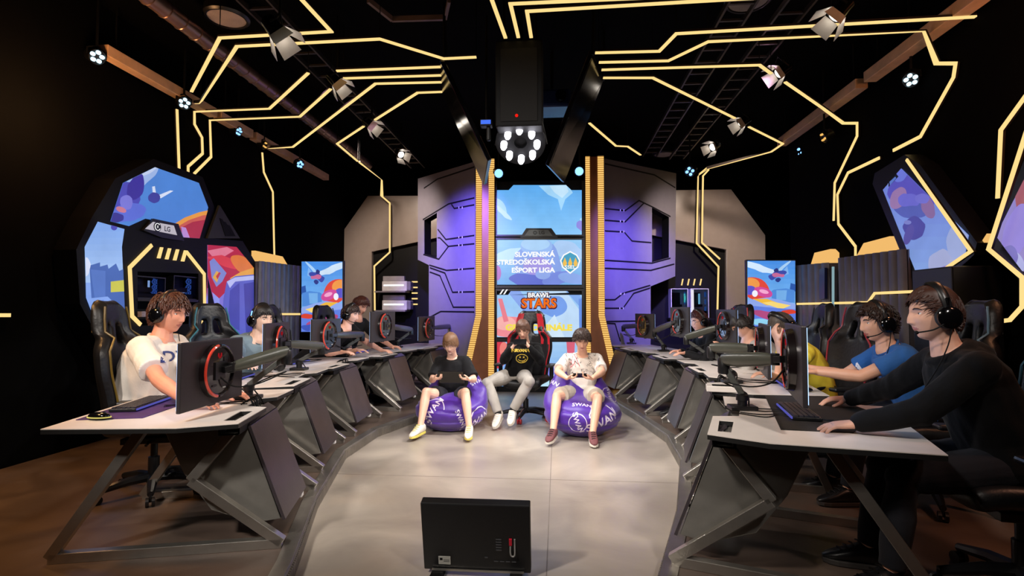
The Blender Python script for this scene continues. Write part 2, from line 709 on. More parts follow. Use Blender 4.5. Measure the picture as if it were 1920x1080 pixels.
def ladder(label, X, y0, y1, z, w, m):
    b = MB()
    for s_ in (-1, 1):
        b.bar((X + s_ * w / 2, y0, z), (X + s_ * w / 2, y1, z), 0.02, 0.05)
    n = int((y1 - y0) / 0.28)
    for i in range(n):
        b.bar((X - w / 2, y0 + 0.14 + i * 0.28, z), (X + w / 2, y0 + 0.14 + i * 0.28, z), 0.025, 0.02)
    o = b.build('cable_ladder', m)
    h = MB()
    for y in (-0.35, 0.35):
        h.cyl((0, (y1 - y0) * y, 0.02), (0, (y1 - y0) * y, CEIL - z + 0.02), 0.008, n=6)
    h.build('hanger_rod', BLACK, o)
    tag(o, label, 'cable tray')


LADM = mat('ladder_metal', '#55504e', 0.4, 0.8)
ladder('metal cable ladder running back above the barn door spotlights on the left', -2.62, 3.2, 9.8, 4.05, 0.26, LADM)
ladder('metal cable ladder under the right ceiling, the one nearer the hanging black box', 1.62, 3.2, 9.4, 4.05, 0.24, LADM)
ladder('metal cable ladder under the right ceiling, the outer one next to the barn door spotlights', 2.12, 3.4, 9.6, 4.05, 0.24, LADM)
for lab, px, py in (('round white ceiling speaker at top left beside the shiny duct', 425, 33),
                    ('round white ceiling speaker cut by the top edge right of centre', 1403, 1),
                    ('round pale ceiling speaker far back, right of the hanging display', 1245, 289)):
    q = onz(px, py, 4.2)
    b = MB().lathe([(0.2, 0.15), (0.21, 0), (0.19, -0.02), (0.175, -0.02), (0.175, 0.02)], q, n=32)
    o = b.build('ceiling_speaker', BLACKP, smooth=True)
    MB().lathe([(0.172, 0.012), (0.1, 0.006), (0.001, 0.002)], V((0, 0, 0)), n=32, caps=False).build('grille', mat('speaker_grille', '#a89c98', 0.6, bump=0.6, bscale=160), o, smooth=True)
    tag(o, lab, 'speaker', 'round ceiling speakers')
q = [onz(x, y, 4.25) for x, y in ((690, 0), (735, 36), (835, 33), (842, 0))]
fr = MB()
for a, b in zip(q, q[1:]):
    fr.bar(a, b, 0.03, 0.05)
tag(fr.build('ceiling_hatch', mat('hatch_rim', '#6b5a55', 0.5)), 'faint rectangular hatch frame on the black ceiling, top centre-left', 'hatch')

# ------------------------------------------------------------------ glowing lines
CHANNEL = mat('led_channel', '#2a2320', 0.5)


def led(label, lines, w=0.031, group='glowing ceiling lines', xl=XL + 0.03, xr=XR - 0.03, yb=10.72):
    pl = []
    for ln in lines:
        pts, ns = [], []
        for k, (x, y, md) in enumerate(ln):
            pts.append({'c': lambda: onz(x, y, LEDZ), 'l': lambda: onx(x, y, xl), 'r': lambda: onx(x, y, xr), 'b': lambda: ony(x, y, yb)}[md]())
            if k:
                ns.append({'c': V((0, 0, -1)), 'l': V((1, 0, 0)), 'r': V((-1, 0, 0)), 'b': V((0, -1, 0))}[md])
        pl.append((pts, ns, [m for _, _, m in ln]))
    base = pl[0][0][0]
    t = thing('led_strip', label, 'light', base, 0, group)
    a, c, hs = MB(), MB(), []
    for pts, ns, md in pl:
        a.ribbon(pts, ns, w, 0.012)
        c.ribbon([p for p in pts], [-n for n in ns], w * 0.9, 0.02)
        for k in range(len(pts)):
            if md[k] == 'c' and pts[k].z > LEDZ - 0.01 and (k % 2 == 0 or len(pts) < 4):
                hs.append(MB().cyl(pts[k] + V((0, 0, 0.01)), (pts[k].x, pts[k].y, CEIL), 0.004, n=5))
    a.build('diffuser', LED, t, world=True)
    c.build('channel', CHANNEL, t, world=True)
    for h in hs:
        h.build('hanger_wire', BLACK, t, world=True)
    return t


def ln(md, *pts):
    return [(x, y, md) for x, y in pts]


led('outer glowing line at top left, from the top edge down to the round light',
    [ln('c', (492, -82), (621, 58), (412, 70), (359, 171))])
led('second glowing line at top left, from the hanging display to the round light',
    [ln('c', (893, 106), (832, 109), (712, 72), (444, 86), (376, 191)) + ln('l', (352, 192))])
led('leftmost vertical glowing line on the dark wall above the arch of screens', [ln('l', (331, 205), (335, 316))])
led('glowing line from the left hanging display, kinking on the wall above the arch',
    [ln('c', (836, 124), (631, 132)), ln('c', (578, 136), (505, 203), (364, 209)) + ln('l', (364, 233), (378, 258), (379, 288), (352, 312), (352, 323))])
led('glowing line just under the kinked one, ending slanted above the arch of screens',
    [ln('c', (836, 140), (644, 146)), ln('c', (620, 166), (562, 218), (393, 225)) + ln('l', (395, 294), (363, 326))])
led('glowing line crossing the left ceiling diagonally, then dropping to the fluted panel',
    [ln('c', (834, 153), (704, 156), (549, 275), (507, 276)) + ln('l', (497, 276)), ln('l', (491, 286), (494, 323), (511, 360), (514, 490))])
led('innermost glowing line on the left ceiling, zigzagging down the pale back panel',
    [ln('c', (836, 171), (783, 173), (703, 224)), ln('c', (682, 236), (632, 269), (671, 302)), ln('c', (674, 304), (716, 337)) + ln('b', (716, 368), (731, 381), (731, 473), (702, 499), (703, 582))], yb=10.65)
led('short glowing bar crossing top centre, leftmost of the three lines into the black box', [ln('c', (899, -66), (948, 70))], 0.03)
led('glowing corner line at top centre, the middle of three entering the black box', [ln('c', (1330, -11), (957, 6), (972, 69))], 0.03)
led('glowing corner line at top centre, the right of three entering the black box', [ln('c', (1480, -9), (988, 20), (996, 69))], 0.03)
led('uppermost glowing line on the right ceiling, running to the white spotlight at the right edge',
    [ln('c', (1116, 98), (1236, 95), (1268, 62), (1868, 28))])
led('long glowing line on the right ceiling that bends down to the tilted screen',
    [ln('c', (1123, 116), (1253, 113), (1328, 77), (1733, 58)) + ln('r', (1757, 119), (1793, 119), (1789, 145), (1727, 256), (1676, 282)),
     ln('r', (1650, 296), (1591, 324), (1571, 365), (1573, 420), (1605, 462), (1605, 480))])
led('glowing line on the right ceiling broken by a spotlight, ending upright on the wall',
    [ln('c', (1128, 130), (1424, 121), (1446, 137)), ln('c', (1472, 153), (1540, 200)) + ln('r', (1582, 231), (1608, 231), (1608, 255), (1566, 343), (1564, 414))])
led('glowing line on the right ceiling with a sharp point, turning back to the pale panel',
    [ln('c', (1131, 145), (1224, 145), (1378, 221)), ln('c', (1404, 237), (1468, 269), (1446, 284), (1326, 315)) + ln('b', (1309, 328), (1306, 456), (1347, 500), (1345, 582))], yb=10.65)
led('short inner companion of the glowing line down the right pale panel', [ln('b', (1329, 318), (1318, 330), (1316, 455), (1350, 486))], yb=10.65)
led('short broken glowing line behind the right hanging display', [ln('c', (1105, 230), (1155, 273), (1177, 274), (1201, 290))])
led('tall glowing vertical line at the right edge above the second screen', [ln('r', (1926, 178), (1878, 244), (1872, 372))], 0.03)
led('glowing angular outline around the tilted screen on the right wall',
    [ln('r', (1701, 299), (1822, 471), (1756, 516), (1751, 545), (1641, 550), (1629, 567), (1490, 570))], 0.026, 'glowing wall lines', xr=3.22)
led('glowing angular outline around the screen cut by the right edge',
    [ln('r', (1930, 235), (1855, 467), (1918, 520), (1918, 575), (1895, 600), (1850, 606), (1790, 606))], 0.028, 'glowing wall lines', xr=3.22)
led('short glowing horizontal line on the fluted panel behind the left desks', [ln('l', (497, 589), (566, 589))], 0.03, 'glowing wall lines', xl=-4.105)
led('small glowing line at the far left edge in the dark', [ln('l', (-3, 591), (18, 591))], 0.03, 'glowing wall lines')

# ------------------------------------------------------------------ ceiling lamps
def bulb_ring(c, ax, rad, n, r, ln_=0.03):
    out = []
    ax = V(ax).normalized()
    u = ax.cross(V((0, 0, 1))).normalized()
    w = u.cross(ax)
    for k in range(n):
        a = 2 * PI * k / n + PI / 2
        q = V(c) + (u * math.cos(a) + w * math.sin(a)) * rad
        out.append(MB().lathe([(r, 0), (r, ln_ * 0.6), (r * 0.7, ln_)], q, ax, 12))
    return out


def par_light(label, px, py, d, bulb, aim, n=5, r=0.068, z_top=3.95, br=0.28):
    c = P(px, py, d)
    t = thing('stage_spotlight', label, 'stage light', c, 0, 'round multi-lens stage spotlights')
    ax = (V(aim) - c).normalized()
    b = MB().lathe([(r * 0.55, -r * 1.6), (r * 0.95, -r * 1.3), (r, 0), (r * 1.08, 0.01), (r, 0.02), (r * 0.95, 0)], V(), ax, 24)
    hb = b.build('housing', BLACKP, t, smooth=True)
    for lens in bulb_ring(ax * 0.002, ax, r * (0.6 if n > 1 else 0), n, r * br):
        lens.build('lens', bulb, hb, smooth=True)
    y = MB()
    u = ax.cross(V((0, 0, 1))).normalized()
    top = V((0, 0, r * 1.5))
    y.tube([u * r * 1.15, u * r * 1.15 + top * 0.6, top, -u * r * 1.15 + top * 0.6, -u * r * 1.15], 0.009, 6)
    y.cyl(top, (0, 0, CEIL - c.z), 0.012, n=8)
    y.build('yoke', BLACK, t)
    return t


par_light('round spotlight with five icy white lenses at the far left end of the wooden beam', 181, 106, 5.0, ICE, (0, 3, 1.5))
par_light('round spotlight with five white lenses where the left glowing lines meet the beam', 345, 193, 6.1, ICE, (0, 3, 1.2))
par_light('small blue-lit spotlight hanging under the left wooden beam, nearer of two', 446, 246, 7.2, BLUEL, (2.5, 7, 1.2), 5, 0.065, br=0.2)
par_light('small dark spotlight on the left beam where the diagonal glowing line ends', 495, 272, 7.8, LEDDIM, (2.5, 8, 1), 3, 0.06, br=0.2)
par_light('small blue-lit spotlight near the far end of the left wooden beam', 562, 308, 8.6, BLUEL, (1, 5.5, 1), 5, 0.065)
par_light('round spotlight with five icy lenses hanging below the right wooden beam', 1709, 149, 5.1, ICE, (0, 3, 1.4))
par_light('round spotlight with five icy lenses in the upper right corner', 1896, 28, 4.3, ICE, (0, 2, 1.4))
par_light('small spotlight with blue squiggle of light, high on the right wall', 1502, 284, 7.6, BLUEL, (-2, 8, 1), 3, 0.07, br=0.25)
par_light('small amber-lit spotlight high on the right wall beside the bent glowing line', 1546, 257, 6.6, LEDDIM, (-2, 7.5, 1), 3, 0.07, br=0.2)
par_light('small blue spotlight beside the top of the right purple panel', 1294, 321, 8.3, BLUEL, (-1, 5, 1), 4, 0.08)
par_light('bright blue spotlight above the tower of displays, left of two', 935, 325, 8.5, BLUEL, (0.2, 2, 1.2), 1, 0.07, br=0.95)
par_light('bright blue spotlight above the tower of displays, right of two', 1086, 321, 8.5, BLUEL, (0.2, 2, 1.2), 1, 0.07, br=0.95)


def barn_spot(label, px, py, d, aim, power, size=1.0, color=(1, 0.94, 0.88), ang=46):
    c = P(px, py, d)
    t = thing('barn_door_spotlight', label, 'stage light', c, 0, 'spotlights with barn doors')
    ax = (V(aim) - c).normalized()
    u = ax.cross(V((0, 0, 1))).normalized()
    w = u.cross(ax)
    k = size * 0.68
    power *= 2.6
    b = MB().lathe([(0.05 * k, -0.2 * k), (0.075 * k, -0.19 * k), (0.085 * k, -0.05 * k), (0.095 * k, 0), (0.088 * k, 0)], V(), ax, 24)
    hb = b.build('housing', BLACKG, t, smooth=True)
    MB().lathe([(0.08 * k, -0.012), (0.08 * k, -0.002), (0.05 * k, 0.008), (0.002, 0.012)], V(), ax, 24).build('lens', glow('spot_lens', '#fff3e4', 8), hb, smooth=True)
    for sx, vec, side in ((1, u, w), (-1, u, w), (1, w, u), (-1, w, u)):
        o_ = vec * sx * 0.09 * k
        out = (vec * sx * 0.55 + ax).normalized() * 0.17 * k
        th = side * 0.085 * k
        MB().plate([o_ - th, o_ + th, o_ + out + th * 1.25, o_ + out - th * 1.25], vec * sx * 0.003).build('barn_door', mat('barn_door_metal', '#cfcac2', 0.4, 0.0), hb)
    y = MB()
    y.tube([u * 0.11 * k - ax * 0.08, u * 0.11 * k + V((0, 0, 0.1)), V((0, 0, 0.18)), -u * 0.11 * k + V((0, 0, 0.1)), -u * 0.11 * k - ax * 0.08], 0.01, 6)
    y.cyl((0, 0, 0.18), (0, 0, CEIL - c.z), 0.014, n=8)
    y.build('yoke', BLACK, t)
    l = lamp('spot_beam', 'SPOT', ax * 0.03, ax, power, color, 0.06, ang, 0.6)
    l.parent = t
    return t


barn_spot('nearest left spotlight with open barn doors, hanging in front of two glowing lines', 524, 66, 4.25, (0.2, 4.6, 0.4), 130, 1.15)
barn_spot('second left spotlight with barn doors, at the gap in a glowing line', 634, 158, 5.6, (0.6, 5.8, 0.5), 110)
barn_spot('third left spotlight with barn doors, where the diagonal glowing line is interrupted', 697, 236, 7.0, (1.4, 6.8, 0.7), 90)
barn_spot('farthest left spotlight with barn doors, turned towards the camera', 752, 290, 8.6, (1.2, 5.2, 0.8), 70)
barn_spot('nearest right spotlight with barn doors, hanging before the uppermost glowing line', 1566, 30, 4.3, (-0.9, 4.6, 0.4), 130, 1.1)
barn_spot('second right spotlight with barn doors, on the glowing line above the right desks', 1460, 137, 5.6, (-2.2, 5.0, 0.7), 150)
barn_spot('third right spotlight with barn doors, on the pointed glowing line', 1389, 231, 7.0, (-2.4, 6.4, 0.7), 120)
barn_spot('farthest right spotlight with barn doors, shining towards the camera', 1336, 276, 8.0, (-2.4, 5.2, 0.8), 70)

# black box with the ring lamp beneath it, hung before the tower
c = P(973, 155, 4.75)
t = thing('hanging_black_box', 'tall black box hanging at top centre with a small red light', 'speaker', c)
MB().box((0, 0.15, 0.0), (0.42, 0.3, 0.78)).build('cabinet', BLACK, t, bevel=0.012)
MB().box((0, -0.004, -0.02), (0.33, 0.012, 0.66)).build('grille', mat('grille_cloth', '#050505', 0.8, bump=0.3, bscale=200), t, bevel=0.004)
MB().ell((-0.02, -0.012, -0.3), (0.014, 0.008, 0.014)).build('indicator_light', REDL, t, smooth=True)
h = MB()
for x in (-0.15, 0.15):
    h.cyl((x, 0.15, 0.38), (x, 0.15, CEIL - c.z), 0.012, n=8)
h.build('hanger_rod', BLACK, t)
c = P(976, 268, 5.0)
t = thing('ring_spotlight', 'black hanging lamp with a ring of eight dazzling white bulbs', 'stage light', c)
ax = V((0.0, -0.66, -0.75)).normalized()
hb = MB().lathe([(0.1, -0.2), (0.2, -0.16), (0.235, -0.03), (0.235, 0.0), (0.06, 0.0), (0.06, -0.03)], V(), ax, 36).build('housing', BLACK, t, smooth=True)
for b in bulb_ring(V(), ax, 0.155, 8, 0.031, 0.09):
    b.build('bulb', BULBW, hb, smooth=True)
MB().tube([(-0.24, 0.05, 0), (-0.2, 0.1, 0.22), (0, 0.12, 0.3), (0.2, 0.1, 0.22), (0.24, 0.05, 0)], 0.012, 8).cyl((0, 0.12, 0.29), (0, 0.12, CEIL - c.z), 0.02, n=10).build('yoke', BLACK, t)
l = lamp('ring_beam', 'SPOT', ax * 0.12, V((0.1, 0.5, -1.6)), 240, (0.98, 0.96, 1), 0.15, 95, 0.8)
l.parent = t
# blue clamp lamp left of the box, and dark truss pieces
c = P(912, 232, 5.4)
t = thing('clamp_spotlight', 'small blue-lit lamp clamped beside the left hanging display', 'stage light', c)
MB().box((0, 0, 0), (0.12, 0.1, 0.07)).box((0.02, 0.02, -0.1), (0.04, 0.05, 0.14)).build('housing', BLACKP, t, bevel=0.01)
MB().box((0, -0.052, 0.0), (0.1, 0.004, 0.04)).build('lens', glow('dim_blue', '#4a78ff', 1.0), t)
MB().cyl((0, 0, 0.03), (0, 0, CEIL - c.z), 0.012, n=8).build('yoke', BLACK, t)
t = thing('hanging_equipment_box', 'dark angular box with blue reflections hanging behind the tall black box', 'equipment', P(1035, 195, 6.2))
MB().box((0, 0, 0), (0.42, 0.4, 0.2)).build('casing', mat('blue_lit_case', '#2b3a68', 0.25), t, bevel=0.03)  # blue light on the casing is put into its colour
MB().cyl((0.1, -0.2, 0), (0.1, -0.27, 0), 0.06).build('lens', BLACKG, t)
MB().cyl((0, 0, 0.1), (0, 0, CEIL - t.location.z), 0.02).build('yoke', BLACK, t)


def hung_tv(label, corners, mir):
    a1, a2, b2, b1 = corners
    n = (a2 - a1).cross(b1 - a1).normalized()
    ctr = (a1 + a2 + b1 + b2) / 4
    t = thing('hanging_display', label, 'television', ctr, 0, 'displays hung from the ceiling')
    MB().plate([a1, a2, b2, b1], n * 0.05).build('casing', BLACKG, t, world=True, bevel=0.008)
    s_ = MB()
    k = [ctr + (p - ctr) * 0.93 for p in (a1, a2, b2, b1)]
    s_.plate([p - n * 0.004 for p in k], n * 0.003)
    s_.build('glass', BLACKG, t, world=True)
    h = MB()
    for p in (a1, a2):
        h.cyl(p + (b1 - a1) * 0.02, (p.x, p.y, CEIL), 0.015, n=8)
    h.build('hanger_rod', BLACK, t, world=True)


hung_tv('black flat display hanging edge-on, left of the black box', [P(832, 108, 5.2), P(836, 170, 5.95), P(913, 344, 6.5), P(922, 298, 5.6)], 1)
hung_tv('black flat display hanging edge-on, right of the black box, showing orange reflections', [P(1113, 98, 5.1), P(1133, 147, 5.7), P(1058, 343, 6.5), P(1029, 312, 5.8)], -1)
# ------------------------------------------------------------------ scenery of the studio
PANEL = mat('glossy_beige_panel', '#9a8d85', 0.2, var=0.04)
PANELB = mat('satin_grey_panel', '#8c8793', 0.42, var=0.04)


def ccw(p):
    a = sum(p[i][0] * p[(i + 1) % len(p)][1] - p[(i + 1) % len(p)][0] * p[i][1] for i in range(len(p)))
    return p if a > 0 else p[::-1]


class Plane2:
    """a plane in the room with its own 2d coordinates; px() turns a pixel into them"""
    def __init__(s, o, u, v=(0, 0, 1)):
        s.o, s.u, s.v = V(o), V(u).normalized(), V(v).normalized()
        s.n = s.u.cross(s.v)
        s.M = frame3(s.u, s.v, s.o)

    def px(s, x, y, d=0):
        q = onplane(x, y, s.o + s.n * d, s.n) - s.o
        return (q.dot(s.u), q.dot(s.v))

    def pl(s, pts, d=0): return ccw([s.px(x, y, d) for x, y in pts])
    def at(s, uv, d=0): return s.o + s.u * uv[0] + s.v * uv[1] + s.n * d
    def w(s, pts, d=0): return [s.at(q, d) for q in s.pl(pts)]


def art(name, pla, outline, shapes, parent, gain=1.0, d=0.0, clip=None):
    """picture on a display; outline and shapes are laid out in pixel pairs, then put on the real plane"""
    cl = [pla.pl(c) for c in (clip or [outline])]
    out = []
    for pts, col in shapes:
        if len(pts) < 3:
            continue
        out.append((ccw([pla.px(x, y) for x, y in pts]), col))
    M = pla.M.copy()
    M.translation = pla.o + pla.n * d
    return picture(name, None, out, M, parent, gain, cl)


def sky(x0, y0, x1, y1, c0, c1, n=12):
    c0, c1 = srgb(c0), srgb(c1)
    out = []
    for i in range(n):
        a, b = y0 + (y1 - y0) * i / n, y0 + (y1 - y0) * (i + 1) / n + 0.4
        t = (i + 0.5) / n
        out.append(([(x0, a), (x1, a), (x1, b), (x0, b)], tuple(c0[k] * (1 - t) + c1[k] * t for k in range(3))))
    return out


# pale glossy panels on the back wall
BK = Plane2((0, 10.8, 0), (1, 0, 0))
fl = lambda x: onplane(x, 700, BK.o, BK.n)
for side, pts, lab in (('l', [(634.5, 445.5), (689.6, 367), (836, 367), (836, 442), (697, 472), (697, 668), (634.5, 668)], 'pale glossy angular wall panel on the back wall, left of the tower'),
                       ('r', [(1435, 441), (1371, 355), (1218, 357), (1218, 440), (1362, 468), (1362, 668), (1435, 668)], 'pale glossy angular wall panel on the back wall, right of the tower')):
    w = BK.w(pts)
    for q in w:
        if q.z < 0.9:
            q.z = PLAT
    o = MB().plate(w, (0, 0.1, 0)).build('glossy_wall_panel', PANEL, bevel=0.006)
    tag(o, lab, 'wall panel', 'glossy back panels')
    x0, x1 = (BK.px(690, 500)[0], BK.px(836, 500)[0]) if side == 'l' else (BK.px(1218, 500)[0], BK.px(1370, 500)[0])
    o = MB().box(((x0 + x1) / 2, 10.94, 1.75), (x1 - x0, 0.06, 3.34)).build('dark_recess_panel', BLACK, bevel=0.004)
    tag(o, 'flat black panel set in the corner of the %s pale back panel' % ('left' if side == 'l' else 'right'), 'wall panel')


# the purple lit angled panels beside the tower
GROOVE = mat('panel_groove', '#0d0d18', 0.6)


def wing(label, p_in, p_out, outline, hole, grooves, dots):
    u = (p_out - p_in) if p_out.x > p_in.x else (p_in - p_out)
    u.z = 0
    pl = Plane2((p_in.x, p_in.y, 0), u)
    t = thing('angled_scenery_panel', label, 'wall panel', (p_in.x, p_in.y, 0), 0, 'purple lit panels beside the tower')
    w = pl.w(outline)
    for q in w:
        if q.z < 0.7:
            q.z = 0.0
    MB().plate(w, pl.n * -0.012, [pl.w(hole)]).build('panel', [PANELB], t, world=True)
    bk = lambda q: [p_ - pl.n * 0.013 for p_ in q]
    MB().plate(bk(w), pl.n * -0.15, [bk(pl.w(hole))]).build('panel_core', BLACK, t, world=True)
    for g in grooves:
        b = MB()
        b.ribbon([pl.at(pl.px(x, y), 0.0005) for x, y in g], pl.n, 0.026, 0.003)
        b.build('groove', GROOVE, t, world=True)
    b = MB()
    for x, y in dots:
        for dx in (-3.2, 3.2):
            q = pl.at(pl.px(x + dx, y), 0.004)
            b.box(q, (0.012, 0.02, 0.034))
    b.build('groove_stud', WHITEP, t, world=True)
    return pl


WL = wing('purple lit angled panel with dark circuit grooves, left of the tower', P(890, 500, 9.0), P(785, 500, 10.16),
          [(783.5, 335), (890.5, 303), (890.5, 735), (804, 725), (804, 497), (783.5, 487)],
          [(795, 413), (819, 399), (819, 484), (795, 476)],
          [[(795, 353), (820, 336), (889.5, 313)],
           [(889.5, 371), (841, 382.5), (819, 396), (793, 412)], [(889.5, 384), (852, 391), (846.5, 383)],
           [(889.5, 441.4), (836, 449), (821, 430)], [(889.5, 457), (840.7, 462), (825, 446), (821, 446)],
           [(840.7, 462.5), (823, 486), (794, 477)], [(889.5, 503), (837.5, 507), (805, 497)],
           [(889.5, 547), (848.6, 548), (834.4, 512), (806, 502)], [(889.5, 576), (850, 576), (825, 517), (806, 510)],
           [(889.5, 585), (826.5, 584), (806, 595)]],
          [(864, 389.5), (864, 445), (864, 459.8), (864, 504.8), (864, 547.5)])
WR = wing('purple lit angled panel with dark circuit grooves, right of the tower', P(1135, 500, 9.0), P(1268, 500, 10.33),
          [(1133, 297), (1268, 325), (1266, 518), (1220, 537), (1220, 725), (1133, 735)],
          [(1222.5, 389), (1255, 407), (1255, 483), (1222.5, 492)],
          [[(1134, 307), (1227, 328), (1266, 352)],
           [(1134, 391), (1162, 394), (1172, 395), (1198, 376), (1223, 388), (1257, 406)], [(1134, 413), (1172, 416), (1207, 381)],
           [(1134, 433), (1170, 435), (1185, 452), (1221, 455)], [(1134, 488), (1222, 493.5), (1257, 484)],
           [(1134, 503), (1220, 507), (1264, 495)], [(1134, 562), (1153, 562), (1168, 550), (1219, 535)],
           [(1134, 578), (1168, 578), (1188, 550), (1219, 540)], [(1134, 603), (1192, 602)], [(1134, 606), (1153, 607), (1163, 640)]],
          [(1166, 394.5), (1166, 415), (1166, 434.5), (1167, 551), (1165, 578)])

# ---- tower of displays
TY = P(1012, 540, 8.8).y
TW = Plane2((P(1012, 540, 8.8).x, TY, 0), (1, 0, 0))
t = thing('display_tower', 'tall black tower frame holding four stacked wide displays', 'display tower', (TW.o.x, TY, 0))
top = TW.w([(928, 312), (1096, 312)])
x0, x1 = TW.px(929, 500)[0] + TW.o.x, TW.px(1094, 500)[0] + TW.o.x
MB().box(((x0 + x1) / 2, TY + 0.12, 1.75), (x1 - x0, 0.2, 3.5)).build('backing', BLACK, t, world=True)
SCR = [('top', [(928, 357), (954, 357), (963, 347.5), (1061, 347.5), (1071, 357), (1095, 357), (1095, 441), (928, 441)]),
       ('second', [(928, 450), (1095, 450), (1095, 534), (928, 534)]),
       ('third', [(928, 553), (953, 553), (960, 543), (1060, 543), (1067, 549), (1095, 549), (1095, 632), (928, 632)]),
       ('bottom', [(928, 641), (1095, 641), (1095, 724), (928, 724)])]
# bezels
bz = MB()
for n_, pts in SCR:
    pass
for a, b_ in ((929.5, 929.5), (1093.5, 1093.5)):
    q0, q1 = TW.at(TW.px(a, 340), 0.03), TW.at(TW.px(a, 730), 0.03)
    bz.bar(q0, q1, 0.03, 0.05)
for y in (443.5, 447, 538.5, 543, 636.5):
    q0, q1 = TW.at(TW.px(929, y), 0.03), TW.at(TW.px(1094, y), 0.03)
    bz.bar(q0, q1, 0.035, 0.05)
bz.build('bezel', BLACKP, t, world=True)
S1 = sky(920, 340, 1100, 445, '#58a8ee', '#86c6f8', 14) + [
    (wob(ellip(935, 385, 22, 9, 48), 3, 1, .08), '#a8dafa'), (wob(ellip(945, 400, 20, 4, 45), 2, 1, .08), '#bfe4fb'),
    ([(1010, 349), (1065, 347), (1074, 362), (1060, 374), (1052, 396), (1046, 374), (1028, 366)], '#a2d6fa'),
    ([(1030, 349), (1062, 348), (1066, 360), (1054, 372), (1040, 362)], '#c3e5fb'),
    (wob(ellip(1094, 425, 14, 11, 20), 3, 5, .1), '#8b86e0'), (ellip(1092, 412, 5, 3), '#a9d8fa')]
S2 = sky(920, 445, 1100, 540, '#8ec8f4', '#6aa8e6', 10) + [
    (wob(ellip(960, 478, 34, 13, -12), 4, 2, .05), '#b7dff6'), (wob(ellip(1066, 470, 30, 16, 20), 4, 3, .05), '#a5c8f2'),
    (wob(ellip(1008, 500, 44, 52), 5, 4, .04), '#7f9fe6'), (ellip(1006, 462, 30, 18), '#8fb6f0'), (ellip(1004, 458, 27, 12), '#a4cdf4'),
    (wob(ellip(1008, 500, 27, 18), 3, 7, .06), '#9a8ede'), (wob(ellip(990, 526, 36, 12, 8), 3, 8, .06), '#5566cc'),
    (wob(ellip(1045, 522, 30, 12, -14), 3, 9, .06), '#6f86de'), (ellip(933, 512, 7, 14), '#b06ac0'), (ellip(1072, 522, 26, 10, 10), '#83a4e8'),
    (ellip(1018, 515, 14, 9), '#8aa6ea')]
S3 = sky(920, 540, 1100, 636, '#8fc4f4', '#a9cdf2', 10) + [
    ([(1010, 545), (1060, 545), (1100, 600), (1100, 640), (1060, 640)], '#bcd9f6'), ([(1060, 545), (1080, 545), (1100, 570), (1100, 590)], '#7aa6ea'),
    ([(950, 545), (975, 545), (1010, 590), (995, 600)], '#7e9fe8'), (wob(ellip(1038, 575, 26, 20), 3, 2, .06), '#6f9be8'),
    (wob(ellip(955, 612, 32, 20), 3, 3, .05), '#ef8a94'), (ellip(947, 606, 20, 13), '#f7b0ac'), (ellip(978, 622, 16, 14), '#e2667e'),
    ([(934, 560), (942, 560), (950, 588), (954, 602), (945, 604)], '#e87a8a'), ([(1085, 560), (1093, 560), (1092, 615), (1086, 615)], '#5f8be0'),
    ([(1000, 636), (1040, 590), (1060, 636)], '#cfe6f8')]
S4 = sky(920, 636, 1100, 726, '#a4cdf2', '#6fa4e6', 8) + [
    (wob(ellip(935, 664, 18, 26), 3, 3, .05), '#d8364a'), (ellip(945, 655, 8, 14), '#f08078'), (ellip(968, 690, 22, 18), '#5b86e6'),
    ([(1062, 641), (1078, 641), (1075, 700), (1066, 700)], '#d86078'), (wob(ellip(1045, 700, 40, 18, 14), 3, 4, .05), '#7e86e0'),
    ([(1000, 724), (1060, 690), (1095, 700), (1095, 724)], '#b9e0f2'), (ellip(945, 710, 20, 12), '#8fd0e8')]
for (nm, pts), sh in zip(SCR, (S1, S2, S3, S4)):
    cl = [[(928, pts[0][1] if nm in ('top', 'third') else pts[0][1]), (1095, pts[0][1]), (1095, pts[-1][1]), (928, pts[-1][1])]]
    if nm in ('top', 'third'):
        a, b_ = (pts[1], pts[2]), (pts[3], pts[4])
        cl.append([pts[1], pts[2], pts[3], pts[4]])
    art('display', TW, pts, sh, t, 1.0, 0.022, cl)


def sign(txt, x, y, hpx, m, pla, parent, d=0.03, bold=0.012, name='lettering', align='CENTER', stretch=1.0, sp=1.0):
    """text whose capital height is hpx pixels at that spot"""
    vs, fs = text_mb(txt, 1.0, bold, 0, align, spacing=sp)
    a, b = pla.px(x, y), pla.px(x, y - hpx)
    k = abs(b[1] - a[1]) / 0.73
    mb = MB()
    mb.add([pla.at((a[0] + v.x * k * stretch, a[1] + v.y * k), d) for v in vs], fs)
    return mb.build(name, m, parent, world=True, fix=False)


LETW = glow('letter_white', '#ffffff', 1.0)
for txt, y in (('SLOVENSKÁ', 477.5), ('STREDOŠKOLSKÁ', 492), ('EŠPORT LIGA', 507)):
    sign(txt, 1040, y, 9.2, LETW, TW, t, 0.042, 0.04, 'lettering', 'RIGHT', 1.08)
sign('BRAWL', 1010.5, 554, 9.5, glow('letter_dark', '#4a2238', 1.0), TW, t, 0.041, 0.09, 'lettering_shadow', 'CENTER', 1.0)
sign('BRAWL', 1010.5, 554, 8.5, LETW, TW, t, 0.044, 0.035, 'lettering', 'CENTER', 1.05)
sign('STARS', 1010.5, 570, 19, glow('letter_dark', '#4a2238', 1.0), TW, t, 0.041, 0.07, 'lettering_shadow', 'CENTER', 0.92)
sign('STARS', 1010.5, 569.5, 17, glow('letter_orange', '#f0701e', 1.0), TW, t, 0.044, 0.035, 'lettering', 'CENTER', 1.0)
sign('GRAND FINÁLE', 1010, 614.5, 11, glow('letter_yellow', '#f6e05a', 1.0), TW, t, 0.044, 0.06, 'lettering', 'CENTER', 1.18)
